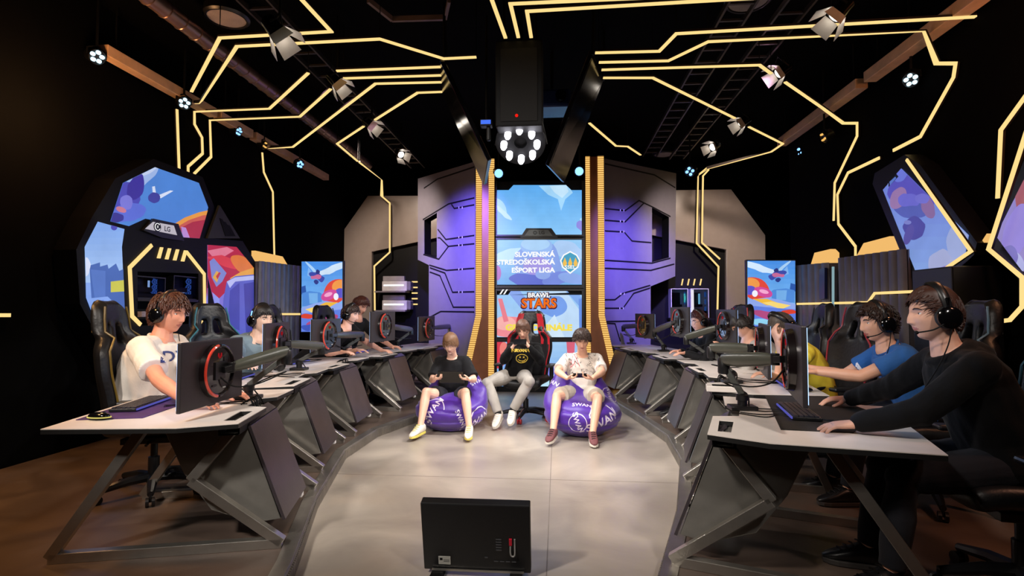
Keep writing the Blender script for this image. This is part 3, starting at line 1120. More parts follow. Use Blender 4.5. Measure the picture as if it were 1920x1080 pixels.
# star emblem under the title, school league shield, slashes, maker plate
b = MB()
st = []
for k in range(10):
    a = PI / 2 + k * PI / 5
    r_ = 15 if k % 2 == 0 else 7.5
    st.append((1008 + r_ * 1.0 * math.cos(a), 595 - r_ * math.sin(a)))
b.plate([TW.at(TW.px(*q), 0.041) for q in st], (0, -0.002, 0))
b.m(1).plate([TW.at(TW.px(1008 + (q[0] - 1008) * .7, 595 + (q[1] - 595) * .7), 0.043) for q in st], (0, -0.001, 0))
b.build('star_emblem', [glow('letter_dark', '', 1), glow('emblem_cream', '#fff2b0', 1.0)], t, world=True)
sh = MB()
shield = [(1069, 471), (1082, 478), (1088, 489), (1084, 502), (1069, 514), (1054, 502), (1050, 489), (1056, 478)]
ins = lambda k: [TW.at(TW.px(1069 + (x - 1069) * k, 491 + (y - 491) * k), 0.0402 + (1 - k) * 0.008) for x, y in shield]
sh.plate(ins(1), (0, -0.001, 0))
sh.m(1).plate(ins(0.86), (0, -0.001, 0))
sh.m(2)
for x in (1059, 1069, 1079):
    sh.plate([TW.at(TW.px(x + dx, 491 + dy), 0.044) for dx, dy in ((-4, 3), (0, -8), (4, 3), (2, 9), (-2, 9))], (0, -0.001, 0))
sh.build('shield_emblem', [glow('letter_white', '', 1), glow('shield_teal', '#4fa3c4', 1), glow('shield_gold', '#f2c25a', 1)], t, world=True)
sign('SSEL', 1069, 501.5, 6.5, LETW, TW, t, 0.046, 0.02, 'lettering', 'CENTER', 1.2)
sl = MB()
for x in (943, 950):
    sl.plate([TW.at(TW.px(*q), 0.06) for q in ((x - 6, 552), (x - 3, 552), (x + 3, 543), (x, 543))], (0, -0.002, 0))
sl.build('slash_mark', LETW, t, world=True)
pb = MB()
pb.plate([TW.at(TW.px(*q), 0.035) for q in ((976, 446), (987, 429), (1034, 429), (1046, 446))], (0, -0.03, 0))
pb.build('maker_plate', BLACKP, t, world=True)
pb = MB()
pb.plate([TW.at(TW.px(*q), 0.066) for q in ((984, 443), (992, 432), (1028, 432), (1036, 443))], (0, -0.002, 0))
pb.build('maker_panel', mat('plate_grey', '#7d8a8e', 0.4), t, world=True)
sign('LG', 1016, 437.5, 6.5, BLACKP, TW, t, 0.072, 0.02)
b = MB()
b.torus(TW.at(TW.px(1003.5, 437.5), 0.07), 0.026, 0.006, (0, 1, 0), n=20, k=6)
b.bar(TW.at(TW.px(1003.5, 435), 0.07), TW.at(TW.px(1003.5, 439.5), 0.07), 0.008, 0.004)
b.bar(TW.at(TW.px(1003.5, 439.5), 0.07), TW.at(TW.px(1005.5, 439.5), 0.07), 0.008, 0.004)
b.build('maker_emblem', BLACKP, t, world=True)

# pillars with golden pixel strips
def pix_mat():
    m = glow('golden_pixel_strip', '#ffc063', 1.0)
    nt = m.node_tree
    e = nt.nodes['Emission']
    tc = nt.nodes.new('ShaderNodeTexCoord')
    wv = nt.nodes.new('ShaderNodeTexWave')
    wv.bands_direction = 'Z'
    wv.inputs['Scale'].default_value = 9.0
    rp = nt.nodes.new('ShaderNodeValToRGB')
    rp.color_ramp.elements[0].color = srgb('#a86a2a') + (1,)
    rp.color_ramp.elements[1].color = srgb('#ffce74') + (1,)
    rp.color_ramp.elements[0].position, rp.color_ramp.elements[1].position = 0.1, 0.45
    nt.links.new(tc.outputs['Object'], wv.inputs['Vector'])
    nt.links.new(wv.outputs['Fac'], rp.inputs['Fac'])
    nt.links.new(rp.outputs['Color'], e.inputs[0])
    return m


PIX = pix_mat()
BRONZE = mat('bronze_column', '#7a4a2c', 0.4, 0.3)
for side, a, b_, s_ in (('left', (891.5, 903.5), (915.5, 927), -1), ('right', (1098.5, 1107.5), (1121.5, 1134), 1)):
    d = 0.12
    PT = Plane2(TW.at((0, 0), d), (1, 0, 0))
    X = lambda x: PT.px(x, 540)[0]
    zt, zm, zb = 3.85, PT.px(1000, 592)[1], 0.0
    fl_ = 0.22 * s_                                      # the foot kicks outwards
    t2 = thing('light_column', 'bronze column with two golden dotted light strips, %s of the display tower' % side, 'column light', PT.at((X((a[0] + b_[1]) / 2), 0)), 0, 'light columns of the tower')
    xi, xo = (X(b_[1]), X(a[0])) if s_ < 0 else (X(a[0]), X(b_[1]))
    outl = [(xi, zt), (xo, zt), (xo, zm), (xo + fl_, zm - 1.0), (xo + fl_, zb), (xi, zb)]
    MB().plate([PT.at(q, -0.01) for q in outl], PT.n * -0.14).build('column', BRONZE, t2, world=True)
    for k, (p, q) in enumerate((a, b_)):
        c_, w_ = (X(p) + X(q)) / 2, abs(X(q) - X(p))
        outer = (k == 0) == (s_ < 0)
        f2 = fl_ if outer else 0
        m_ = MB().ribbon([PT.at((c_, zt), 0), PT.at((c_, zm), 0), PT.at((c_ + f2, zm - 1.0), 0), PT.at((c_ + f2, 0.12), 0)], PT.n, w_ * 0.92, 0.01)
        m_.build('pixel_strip', PIX, t2, world=True)

# ---- the arch of screens on the left wall
AL = Plane2((-4.2, 5.7, 0), (0, 1, 0))
ARCHC = mat('arch_black', '#050506', 0.45, spec=0.2)
t = thing('screen_arch', 'large black octagonal arch with three screens and a lit cabinet on the left wall', 'display arch', (-4.2, 5.7, PLAT))
outer = [(143, 468), (172, 408), (216, 335), (288, 298), (380, 332), (402, 388), (398, 447), (455, 452), (484, 500), (484, 640), (440, 700), (215, 690), (150, 570)]
w = AL.w(outer)
for q in w:
    if q.z < 0.75:
        q.z = PLAT
cab = [(258, 509), (372, 513), (372, 607), (258, 611)]
MB().plate([q + V((0.0, 0, 0)) for q in w], (-0.22, 0, 0), [AL.w(cab)]).build('frame', ARCHC, t, world=True)
TOP = [(206, 415), (230, 343), (290, 313.5), (372.5, 343), (390, 389), (373, 447), (343, 445), (334, 422.5), (272, 410), (241, 424)]
TOPC = [(206, 415), (230, 343), (290, 313.5), (372.5, 343), (390, 389), (373, 447)]
tclip = [[(206, 415), (230, 343), (272, 322.5), (272, 410), (241, 424)], [(272, 410), (272, 322.5), (290, 313.5), (334, 329), (334, 422.5)], [(334, 422.5), (334, 329), (372.5, 343), (390, 389), (373, 447), (343, 445)]]
topsh = sky(200, 310, 395, 450, '#4f86d8', '#4a80d0', 6) + [
    (wob(ellip(262, 335, 40, 13, -32), 5, 2, .05), '#9fb8ea'), (wob(ellip(270, 322, 30, 7, -25), 3, 2, .05), '#c3d0f0'),
    (wob(ellip(232, 378, 26, 38, 15), 7, 3, .04), '#4a48b4'), (wob(ellip(254, 352, 16, 26, 20), 4, 4, .06), '#3a2f98'),
    (wob(ellip(240, 398, 34, 16, -10), 4, 5, .06), '#5a6cd4'), (wob(ellip(236, 380, 12, 14), 2, 6, .1), '#7a78d8'), (wob(ellip(226, 393, 10, 5, 20), 1, 6, .1), '#c8788e'),
    (wob(ellip(215, 408, 16, 9), 2, 8, .1), '#35308e'),
    ([(318, 357), (324, 358), (300, 372), (296, 366)], '#d8e0f6'), ([(284, 350), (289, 349), (292, 368), (286, 370)], '#d8e0f6'), (wob(ellip(288, 371, 11, 10), 2, 4, .1), '#3d3f9a'),
    ([(322, 422), (345, 408), (372, 398), (395, 393), (395, 450), (335, 450)], '#e89a3c'), ([(330, 426), (352, 413), (378, 404), (395, 402), (395, 450), (335, 450)], '#c95a48'),
    ([(336, 428), (360, 416), (395, 410), (395, 450), (338, 450)], '#a82a3a'), ([(338, 425), (347, 427), (356, 450), (342, 450)], '#b88ad0')]
art('display', AL, TOPC, topsh, t, 0.95, 0.002, tclip)
LS = [(158, 463), (183, 415.5), (233, 429.5), (228, 463), (235.5, 660), (197, 655), (160, 558)]
lsh = sky(150, 410, 240, 530, '#7aa4ea', '#a8c8f6', 10) + sky(150, 530, 240, 670, '#88aaf0', '#6e96ec', 6) + [
    ([(166, 498), (186, 492), (186, 500), (200, 496), (202, 504), (216, 494), (222, 508), (240, 500), (240, 590), (172, 590)], '#4668b4'),
    ([(168, 505), (196, 508), (196, 560), (176, 560)], '#5578c6'), ([(206, 528), (240, 524), (240, 546), (206, 548)], '#cdc84e'),
    (wob(ellip(160, 500, 8, 18), 2, 2, .1), '#d9e2fb'), ([(160, 560), (200, 556), (236, 590), (236, 660), (196, 655)], '#86a8f0'), ([(176, 570), (192, 562), (205, 600), (190, 620)], '#5f86e0'),
    (ellip(212, 426, 6, 6), '#4a48b4')]
art('display', AL, LS, lsh, t, 0.95, 0.002, [[(158, 463), (183, 415.5), (233, 429.5), (228, 463)], [(158, 463), (228, 463), (235.5, 660), (197, 655), (160, 558)]])
RS = [(374.5, 458), (443, 463), (475, 502), (475, 640), (382, 640), (388.5, 516)]
rsh = sky(370, 455, 480, 645, '#8a86dc', '#7a6ad0', 6) + [
    ([(374, 458), (446, 463), (470, 500), (455, 512), (430, 540), (410, 560), (388, 556), (380, 500)], '#b3203a'),
    ([(388, 470), (425, 463), (438, 470), (405, 490)], '#e0788e'), ([(385, 482), (415, 478), (470, 500), (440, 505), (420, 500)], '#d83a40'),
    ([(392, 490), (400, 484), (424, 512), (416, 528), (405, 538), (396, 520)], '#7f86cc'), ([(398, 520), (405, 508), (412, 512), (406, 530)], '#e0a840'), ([(404, 518), (410, 510), (413, 512), (407, 524)], '#c03838'),
    (wob(ellip(458, 498, 30, 14, 32), 2, 3, .05), '#e0762a'), ([(430, 522), (450, 510), (480, 500), (480, 530), (440, 530)], '#e8a23c'),
    ([(424, 528), (440, 518), (480, 514), (480, 640), (412, 640), (418, 560)], '#5a60c2'), ([(424, 528), (440, 520), (480, 516), (480, 524), (440, 528), (430, 540)], '#b8bcf0'),
    ([(430, 545), (448, 530), (448, 620), (426, 610)], '#4448a8'), ([(456, 532), (480, 528), (480, 620), (460, 624)], '#3f42a0'),
    ([(388, 540), (410, 560), (412, 600), (386, 612)], '#9098ea'), ([(382, 628), (400, 606), (414, 612), (420, 640), (380, 640)], '#c83a86'), ([(384, 616), (396, 604), (420, 640), (408, 640)], '#f08a5a')]
art('display', AL, RS, rsh, t, 0.95, 0.002, [[(374.5, 458), (443, 463), (475, 502), (475, 640), (388.5, 640), (388.5, 516)], [(388.5, 516), (388.5, 640), (382, 640)]])
cabm = MB()                                                    # recessed cabinet
cw = AL.w(cab)
lo = V((min(p.x for p in cw), min(p.y for p in cw), min(p.z for p in cw)))
hi = V((max(p.x for p in cw), max(p.y for p in cw), max(p.z for p in cw)))
cabm.box((-4.435, (lo.y + hi.y) / 2, (lo.z + hi.z) / 2), (0.02, hi.y - lo.y + 0.1, hi.z - lo.z + 0.1))
cabm.build('cabinet_back', BLACK, t, world=True)
shz = AL.px(300, 563)[1]
MB().box((-4.31, (lo.y + hi.y) / 2, shz), (0.22, hi.y - lo.y, 0.025)).build('shelf', mat('smoked_shelf', '#1c1d1d', 0.25), t, world=True)
MB().bar(V((-4.18, AL.px(258, 589)[0] + 5.7, AL.px(258, 589)[1])), V((-4.18, AL.px(395, 588)[0] + 5.7, AL.px(258, 589)[1])), 0.05, 0.055).build('rail', mat('speckled_rail', '#8d7f86', 0.4, var=0.4, vscale=60), t, world=True)
for pts in ([(283, 459.5), (241.5, 501.5), (246, 593), (262, 609)], [(348, 472), (381.5, 514), (382.5, 592), (357, 632), (330, 637)]):
    MB().ribbon([AL.at(AL.px(x, y), 0.004) for x, y in pts], (1, 0, 0), 0.038, 0.012).build('light_line', LED, t, world=True)
b = MB()
for x in (296, 311, 326, 341):
    k = (x - 296) * 0.13
    b.plate([AL.at(AL.px(*q), 0.004) for q in ((x - 3, 484 + k), (x + 2.5, 484.5 + k), (x + 8, 464 + k), (x + 3, 463.5 + k))], (0.012, 0, 0))
b.build('light_slash', LED, t, world=True)
MB().plate([AL.at(AL.px(*q), 0.0) for q in ((264, 432), (283, 410), (330, 420), (341, 452), (300, 446))], (0.03, 0, 0)).build('sign_frame', BLACKP, t, world=True)
MB().plate([AL.at(AL.px(*q), 0.034) for q in ((266, 429), (281, 416), (320, 423), (326, 441))], (0.004, 0, 0)).build('sign_panel', glow('sign_white', '#cfc8d4', 0.8), t, world=True)
sign('LG', 307, 430, 9.5, BLACKP, AL, t, 0.042, 0.02)
b = MB()
b.lathe([(0.05, 0), (0.05, 0.004)], AL.at(AL.px(288, 425.5), 0.04), (1, 0, 0), 20)
b.m(1).torus(AL.at(AL.px(288, 425.5), 0.046), 0.036, 0.004, (1, 0, 0), R(0), R(290), 20, 5)
b.bar(AL.at(AL.px(288, 423), 0.047), AL.at(AL.px(288, 427.5), 0.047), 0.007, 0.004)
b.build('maker_emblem', [BLACKP, LETW], t, world=True)
# slanted triangle wing on the arch's right shoulder, and the angled side shadow box at left
w = AL.w([(408, 385), (446, 447), (385, 447)], )
b = MB().plate(w, (0.03, 0, 0))
b.m(1)
for k in range(3):
    q = [(407 + k * 7, 409 + k * 6), (412 + k * 7, 411 + k * 6), (425 + k * 6, 443), (418 + k * 6, 443)]
    b.plate([AL.at(AL.px(*p), 0.032) for p in q], (0.004, 0, 0))
tag(b.build('triangular_wall_panel', [mat('olive_panel', '#2a2a22', 0.5), BLACK]), 'dim triangular panel with slots, on the wall right of the arched screens', 'wall panel')

# computers standing in the lit cabinet
def tower_pc(label, c, w, h, d, front, case, glow_col, bars, rz=0, group=None):
    t = thing('computer_tower', label, 'computer', c, rz, group)
    b = MB()                                                     # open-fronted shell: glass side faces the room
    th = 0.012
    b.box((0, d / 2, th / 2), (w, d, th)).box((0, d / 2, h - th / 2), (w, d, th))
    b.box((-w / 2 + th / 2, d / 2, h / 2), (th, d, h - 2 * th)).box((w / 2 - th / 2, d / 2, h / 2), (th, d, h - 2 * th)).box((0, d - th / 2, h / 2), (w - 2 * th, th, h - 2 * th))
    b.build('case', case, t)
    m_ = MB().box((-0.1 * w, d * 0.72, h * 0.62), (w * 0.5, 0.02, h * 0.5))
    m_.box((-0.1 * w, d * 0.6, h * 0.72), (w * 0.16, 0.05, h * 0.16)).box((-0.1 * w, d * 0.5, h * 0.42), (w * 0.6, 0.1, 0.05))
    m_.box((0, d * 0.5, h * 0.14), (w * 0.8, d * 0.6, h * 0.2))
    m_.build('circuit_board', mat('circuit_board', '#23242c', 0.4), t)
    fan = MB()
    for z in (0.3, 0.55, 0.8):
        fan.torus((w * 0.38, d * 0.45, h * z), min(0.05, h * 0.11), 0.006, (1, 0, 0), n=20, k=5)
        for k in range(5):
            a = k * 2 * PI / 5
            fan.bar((w * 0.38, d * 0.45, h * z), (w * 0.38, d * 0.45 + math.cos(a) * 0.04, h * z + math.sin(a) * 0.04), 0.012, 0.003)
    fan.build('fan', glow('fan_' + glow_col, '#' + glow_col, 0.7), t)
    for k, (x, z, ww, hh, col) in enumerate(bars):
        MB().box((x * w, -0.002 if abs(x) > 0.45 else d * 0.3, z * h), (ww * w, 0.01, hh * h)).build('light_bar', glow('bar_' + col, '#' + col, 1.1), t)
    g = MB().box((0, 0.003, h / 2), (w - 0.004, 0.004, h - 0.004)).build('glass_panel', GLASS, t)
    return t


GLASS = bpy.data.materials.new('smoked_glass')
GLASS.use_nodes = True
_b = GLASS.node_tree.nodes['Principled BSDF']
_b.inputs['Base Color'].default_value = (0.5, 0.5, 0.55, 1)
_b.inputs['Roughness'].default_value = 0.03
_b.inputs['Transmission Weight'].default_value = 1.0
_b.inputs['IOR'].default_value = 1.05
for k, (px, lab) in enumerate(((282, 'black glass computer with blue lights, left on the top shelf of the arch cabinet'), (351, 'black glass computer, right on the top shelf of the arch cabinet'))):
    a = AL.px(px, 561.5)
    hh = AL.px(px, 515)[1] - shz - 0.03
    tower_pc(lab, (-4.215, 5.7 + a[0], shz + 0.0126), 0.46 if k == 0 else 0.4, hh, 0.19, 0, BLACKP, '3a62c0', [(0.13, 0.62, 0.04, 0.42, '9fc6ff'), (-0.05, 0.06, 0.6, 0.05, 'c9b6ff')] if k == 0 else [(0.05, 0.3, 0.14, 0.03, '8898c8')], PI / 2, 'computers in the arch cabinet')
a = AL.px(268, 600)
b = MB().bar(AL.at(AL.px(264, 555), -0.08), AL.at(AL.px(295, 553.5), -0.08), 0.03, 0.02)
tag(b.build('light_bar', glow('rainbow_bar', '#a8e8d8', 1.0)), 'rainbow glowing light bar inside the arch cabinet, left of the brown-haired player', 'light')

# ---- white computers on the left back panel, and the shelf
def shelf(label, w_px, y, depth=0.35):
    a, b_ = ony(w_px[0], y, 10.85), ony(w_px[1], y, 10.85)
    o = MB().box(((a.x + b_.x) / 2, 10.7, a.z), (b_.x - a.x, depth, 0.03)).build('wall_shelf', mat('clear_shelf', '#8f8890', 0.2), bevel=0.004)
    tag(o, label, 'shelf', 'shelves on the black recess panel')
    return o.location.z + 0.03


for yy, lab, sl in ((548, 'upper white computer lying on a shelf of the left back panel', 'upper shelf under the white computer on the left back panel'),
                    (583, 'lower white computer lying on a shelf of the left back panel', 'lower shelf under the white computer on the left back panel')):
    z = shelf(sl, (712, 768), yy)
    a, b_ = ony(715, yy, 10.55), ony(769, yy, 10.55)
    w_ = (b_.x - a.x)
    t = thing('computer_tower', lab, 'computer', ((a.x + b_.x) / 2, 10.57, z + 0.001), 0, 'white computers on the back panel')
    MB().box((-0.06 * w_, 0.12, 0.1), (w_ * 0.86, 0.24, 0.2)).build('case', WHITEP, t, bevel=0.012)
    MB().box((w_ * 0.42, 0.12, 0.1), (w_ * 0.16, 0.22, 0.19)).build('fan_cage', mat('dim_grey_plastic', '#77717a', 0.4), t, bevel=0.02)
    MB().box((-0.08 * w_, -0.003, 0.115), (w_ * 0.7, 0.008, 0.03)).build('light_bar', glow('white_bar', '#ffffff', 1.3), t)
    MB().box((-0.15 * w_, 0.16, 0.26), (w_ * 0.75, 0.1, 0.1)).build('top_box', mat('grey_box', '#9a949c', 0.5), t, bevel=0.006)
b = MB()
for y in (528.5, 539, 549.5, 560, 570.5):
    q = ony(777.5, y, 10.9)
    b.box((q.x, 10.9, q.z), (0.12, 0.02, 0.028))
tag(b.build('wall_light_bars', LED), 'column of five short glowing bars on the black panel, left of the tower', 'light')
b = MB()
for x in (1279, 1290.5, 1301.5, 1313.5):
    q0, q1 = ony(x - 1, 535, 10.89), ony(x + 1.5, 523, 10.89)
    b.bar(q0, q1, 0.02, 0.035, (0, 1, 0))
tag(b.build('wall_light_bars', LED), 'row of four short slanted glowing bars on the black panel, right of the tower', 'light')
a, b_ = ony(1256, 596, 10.6), ony(1337, 596, 10.6)
zb = a.z
o = MB().box(((a.x + b_.x) / 2, 10.7, zb - 0.02), (b_.x - a.x, 0.42, 0.035)).build('wall_shelf', BLACKP)
tag(o, 'black shelf under the white computers on the right back panel', 'shelf', 'shelves on the black recess panel')
for x0, x1, lab, bars in ((1259, 1291, 'white glass computer with cyan and yellow lights, left on the right back shelf', [(0.36, 0.68, 0.1, 0.3, '54e0d8'), (-0.05, 0.28, 0.45, 0.06, 'e8f05a')]),
                          (1296, 1330, 'white glass computer with a blue light strip, right on the right back shelf', [(0.02, 0.65, 0.1, 0.36, '7fd0f0')])):
    a, b_ = ony(x0, 596, 10.55), ony(x1, 596, 10.55)
    tower_pc(lab, ((a.x + b_.x) / 2, 10.56, zb + 0.0), b_.x - a.x, ony(x0, 541, 10.55).z - zb, 0.26, 0, WHITEP, '2f5fb0', bars, 0, 'white computers on the right shelf')
q0, q1 = ony(1298.5, 543, 10.53), ony(1298.5, 592, 10.53)
tag(MB().box((q0.x, 10.55, (q0.z + q1.z) / 2), (0.045, 0.03, q0.z - q1.z)).build('light_tube', glow('tube_white', '#e8e6f0', 1.0)), 'bright white upright light strip between the white computers on the right', 'light')

# ---- portrait televisions left and right of the set
def tv(label, px, d, flip):
    pts = [P(x, y, d) for x, y in px]
    yy = sum(p.y for p in pts) / 4
    pts = [ony(x, y, yy) for x, y in px]
    x0, x1 = pts[0].x, pts[1].x
    zt, zb = pts[0].z, pts[3].z
    t = thing('portrait_television', label, 'television', ((x0 + x1) / 2, yy, PLAT), 0, 'portrait televisions')
    pl = Plane2((0, yy, 0), (1, 0, 0))
    MB().box(((x0 + x1) / 2, yy + 0.035, (zt + zb) / 2), (x1 - x0 + 0.03, 0.06, zt - zb + 0.03)).build('casing', BLACKP, t, world=True, bevel=0.008)
    st = MB()
    st.box(((x0 + x1) / 2, yy + 0.1, (zb + PLAT) / 2), (0.08, 0.06, zb - PLAT + 0.3)).box(((x0 + x1) / 2, yy + 0.1, PLAT + 0.015), (0.6, 0.45, 0.03))
    st.build('stand', BLACK, t, world=True)
    L, Rr, T, B = px[0][0], px[1][0], px[0][1], px[3][1]
    Wd, Hh = Rr - L, B - T
    def s(pp): return [((L + x * Wd) if not flip else (Rr - x * Wd), T + y * Hh) for x, y in pp]
    sh = sky(L - 2, T - 2, Rr + 2, B + 2, '#3f8ce6', '#8ccaf8', 14) + [
        (s(wob(ellip(.75, .1, .4, .05, -12), .03, 1, 5)), '#d0e6fb'), (s(wob(ellip(.3, .14, .25, .025, 35), .03, 2, 5)), '#a8d0f6'),
        (s([(.17, .08), (.27, .17), (.37, .19), (.3, .24), (.14, .2)]), '#7fb2ee'),
        (s(wob(ellip(.38, .21, .2, .05, 10), .04, 3, 7)), '#3a4aa8'), (s(wob(ellip(.36, .22, .13, .03), .03, 4, 9)), '#c86a9a'), (s(wob(ellip(.4, .155, .05, .03), .02, 4, 9)), '#27357f'), (s(wob(ellip(.36, .29, .06, .03), .02, 4, 9)), '#2b3a88'),
        (s([(0, .36), (.1, .34), (.12, .44), (0, .47)]), '#2b57a8'),
        (s([(.02, .45), (.2, .42), (.45, .44), (.5, .46), (.5, .62), (.02, .64)]), '#4f8ad8'), (s([(.18, .45), (.4, .45), (.4, .6), (.2, .6)]), '#74aee8'),
        (s(wob(ellip(.86, .42, .32, .17, -10), .02, 5, 3)), '#e0483a'), (s(ellip(.95, .36, .2, .1)), '#f09a4a'), (s(ellip(.95, .45, .13, .07)), '#5a54c8'),
        (s(wob(ellip(.68, .48, .2, .07, -10), .02, 6, 4)), '#d04a98'), (s(ellip(.66, .47, .1, .03, -10)), '#f4a8d0'), (s(ellip(.85, .5, .06, .05)), '#f0f0fa'),
        (s([(0, .66), (.3, .6), (.6, .56), (1, .6), (1, .8), (0, .82)]), '#8fa8ec'), (s([(.3, .66), (.6, .58), (.9, .58), (.6, .68)]), '#f0b83c'), (s([(.1, .68), (.5, .62), (.7, .64), (.3, .74)]), '#f8d878'),
        (s([(0, .74), (.4, .72), (1, .68), (1, 1), (0, 1)]), '#5e7ee0'), (s(wob(ellip(.14, .78, .16, .04), .02, 7, 5)), '#d8402e'), (s(wob(ellip(.5, .85, .4, .07, -10), .03, 8, 4)), '#b04a80'), (s(wob(ellip(.3, .93, .3, .05), .03, 9, 4)), '#3d56b8'), (s(ellip(.75, .93, .2, .05)), '#8fd0ee')]
    art('display', pl, px, sh, t, 1.0, 0.008)


tv('upright television with a bright blue game picture, behind the left row of players', [(566, 490.5), (642.5, 490.5), (642.5, 622), (566, 622)], 8.3, False)
tv('upright television with a bright blue game picture, behind the right row of players', [(1401, 489), (1490.5, 489), (1490.5, 612), (1401, 612)], 7.2, True)

# ---- fluted panels along the side walls with amber-lit wall pieces drawn as glow
FLUTE = mat('fluted_metal', '#6a6468', 0.45, 0.25)


def fluted(label, X, xa, xb, ytop, n, sgn, m=FLUTE):
    a, b_ = onx(xa, 540, X), onx(xb, 540, X)
    z0, z1 = onx(xa, ytop[0], X).z, onx(xb, ytop[1], X).z
    vs = []
    N = n * 8
    mb = MB()
    def fn(u, v):
        y = a.y + (b_.y - a.y) * u
        z = PLAT + ((z0 + (z1 - z0) * u) - PLAT) * v
        return V((X + sgn * 0.03 * abs(math.sin(u * n * PI)) ** 0.6, y, z))
    mb.grid(fn, N, 1)
    y0_, y1_ = a.y, b_.y
    zz = max(z0, z1)
    mb.box((X - sgn * 0.08, (y0_ + y1_) / 2, (PLAT + min(z0, z1)) / 2), (0.14, abs(y1_ - y0_), min(z0, z1) - PLAT - 0.01))
    tag(mb.build('fluted_panel', m, smooth=True), label, 'wall panel', 'fluted metal panels')


fluted('grey fluted panel lit blue, on the left wall between the arch and the upright television', -4.15, 484, 562, (489, 499), 8, 1, mat('fluted_metal_blue_lit', '#7d808c', 0.35, 0.4))  # copy of the grey metal with the blue light tinted into its colour
fluted('wide grey fluted panel on the right wall, below the tilted screen', 3.25, 1574, 1702, (484, 466), 9, -1)
fluted('narrow grey fluted panel on the right wall, next to the upright television', 3.25, 1492, 1556, (498, 492), 5, -1)


def amber(label, pts, X, sgn):
    pl = Plane2((X, 0, 0), (0, sgn, 0))
    w = [onx(x, y, X) for x, y in pts]
    tag(MB().plate(w, (-sgn * 0.06, 0, 0)).build('amber_lit_wall', glow('amber_wall_glow', '#f8c070', 0.95)), label, 'light', 'amber lit wall pieces')  # lit pieces of wall, their amber light put in as emission


amber('amber-lit wall trapezoid above the blue-lit fluted panel on the left wall', [(479, 491), (479, 470), (530, 481), (540, 498)], -4.28, 1)
amber('amber-lit wall patch behind the second left player at desk height', [(500, 640), (500, 613), (545, 611), (545, 644)], -4.28, 1)
amber('small amber-lit wall trapezoid above the narrow fluted panel at right', [(1519, 500), (1527, 474), (1557, 467), (1564, 474), (1564, 500)], 3.33, -1)
amber('large amber-lit wall trapezoid above the wide fluted panel at right', [(1606, 480), (1619, 456), (1668, 443), (1679, 466), (1679, 474)], 3.33, -1)
amber('amber-lit wall patch behind the player in the blue shirt', [(1568, 627), (1597, 629), (1650, 660), (1568, 690)], 3.33, -1)
amber('tiny amber-lit wall wedge between the two tilted screens at right', [(1841, 452), (1850, 438), (1850, 455), (1843, 455)], 3.33, -1)
MB_ = MB().bar(onx(1562, 500, 3.2), onx(1562, 600, 3.2), 0.02, 0.02)
tag(MB_.build('light_tube', glow('tube_cyan', '#a8d0d8', 0.6)), 'thin pale cyan upright light strip between the fluted panels at right', 'light')
b = MB()
q = [onx(x, y, 3.19) for x, y in ((1536, 505), (1546, 502), (1546, 560), (1536, 562))]
tag(MB().plate(q, (0.03, 0, 0)).build('wall_display', mat('dim_blue_panel', '#20264e', 0.3)), 'narrow dark blue display between the fluted panels at right', 'television')

# ---- tilted screens on the right wall
AR = Plane2((3.28, 5, 0), (0, -1, 0))


def tilted(label, pts, frame, shapes):
    ctr = AR.at(AR.px(sum(x for x, y in pts) / len(pts), sum(y for x, y in pts) / len(pts)))
    t = thing('tilted_screen', label, 'television', ctr, 0, 'tilted screens on the right wall')
    MB().plate(AR.w(frame), (0.16, 0, 0)).build('casing', mat('casing_navy', '#0c0d18', 0.4), t, world=True)
    art('display', AR, pts, shapes, t, 0.9, 0.003)
    return t


sh = sky(1640, 300, 1830, 540, '#6a78d8', '#86a8e2', 10) + [
    (wob(ellip(1688, 335, 24, 30, 10), 5, 2, .05), '#8fa4ec'), (wob(ellip(1712, 362, 46, 40, 20), 8, 3, .04), '#5a54be'), (wob(ellip(1690, 322, 14, 20, 15), 3, 4, .07), '#6d7ade'),
    (wob(ellip(1710, 388, 36, 20, 8), 5, 4, .05), '#5560b4'), (wob(ellip(1686, 372, 14, 22, 30), 3, 5, .07), '#9a78ac'), (wob(ellip(1742, 388, 12, 24, -20), 3, 6, .07), '#8a6aa0'),
    (wob(ellip(1716, 428, 20, 22), 4, 7, .06), '#4c4a9e'), (wob(ellip(1706, 440, 8, 20, 20), 2, 7, .06), '#56509f'), (ellip(1704, 417, 7, 4), '#7a80c8'),
    (wob(ellip(1705, 375, 20, 12), 4, 9, .08), '#6c6ad0'), (wob(ellip(1732, 372, 14, 9), 3, 9, .08), '#7472d4'),
    ([(1668, 338), (1683, 326), (1687, 331), (1668, 351)], '#101428'), ([(1670, 341), (1681, 331), (1683, 334), (1671, 348)], '#5c78c8'),
    (wob(ellip(1770, 500, 26, 30), 5, 5, .05), '#a8b0da'), (wob(ellip(1800, 455, 22, 36), 4, 6, .05), '#a0aede'), ([(1740, 510), (1800, 490), (1800, 540), (1740, 540)], '#8f7ac8')]
tilted('tilted screen with a purple and blue game picture on the right wall', [(1656, 356), (1691, 316), (1818, 441), (1812, 475), (1755, 524), (1724, 524)],
       [(1636, 345), (1640, 325), (1696, 290), (1726, 310), (1832, 455), (1826, 478), (1755, 545), (1712, 530)], sh)
sh = sky(1850, 280, 1960, 560, '#8c80cc', '#a090cc', 6) + [
    (wob(ellip(1935, 360, 30, 80), 5, 2, .05), '#a8606e'), (wob(ellip(1905, 440, 22, 60, 15), 4, 3, .05), '#9a8ade'), (ellip(1908, 490, 12, 22, -30), '#b6b8ea'), (wob(ellip(1895, 480, 16, 20), 3, 4, .06), '#7f78c4')]
tilted('tilted screen with a pink and violet picture, cut by the right edge of the view', [(1868, 442), (1922, 335), (1945, 330), (1945, 520), (1918, 508)],
       [(1856, 462), (1920, 300), (1960, 290), (1960, 545), (1915, 530)], sh)
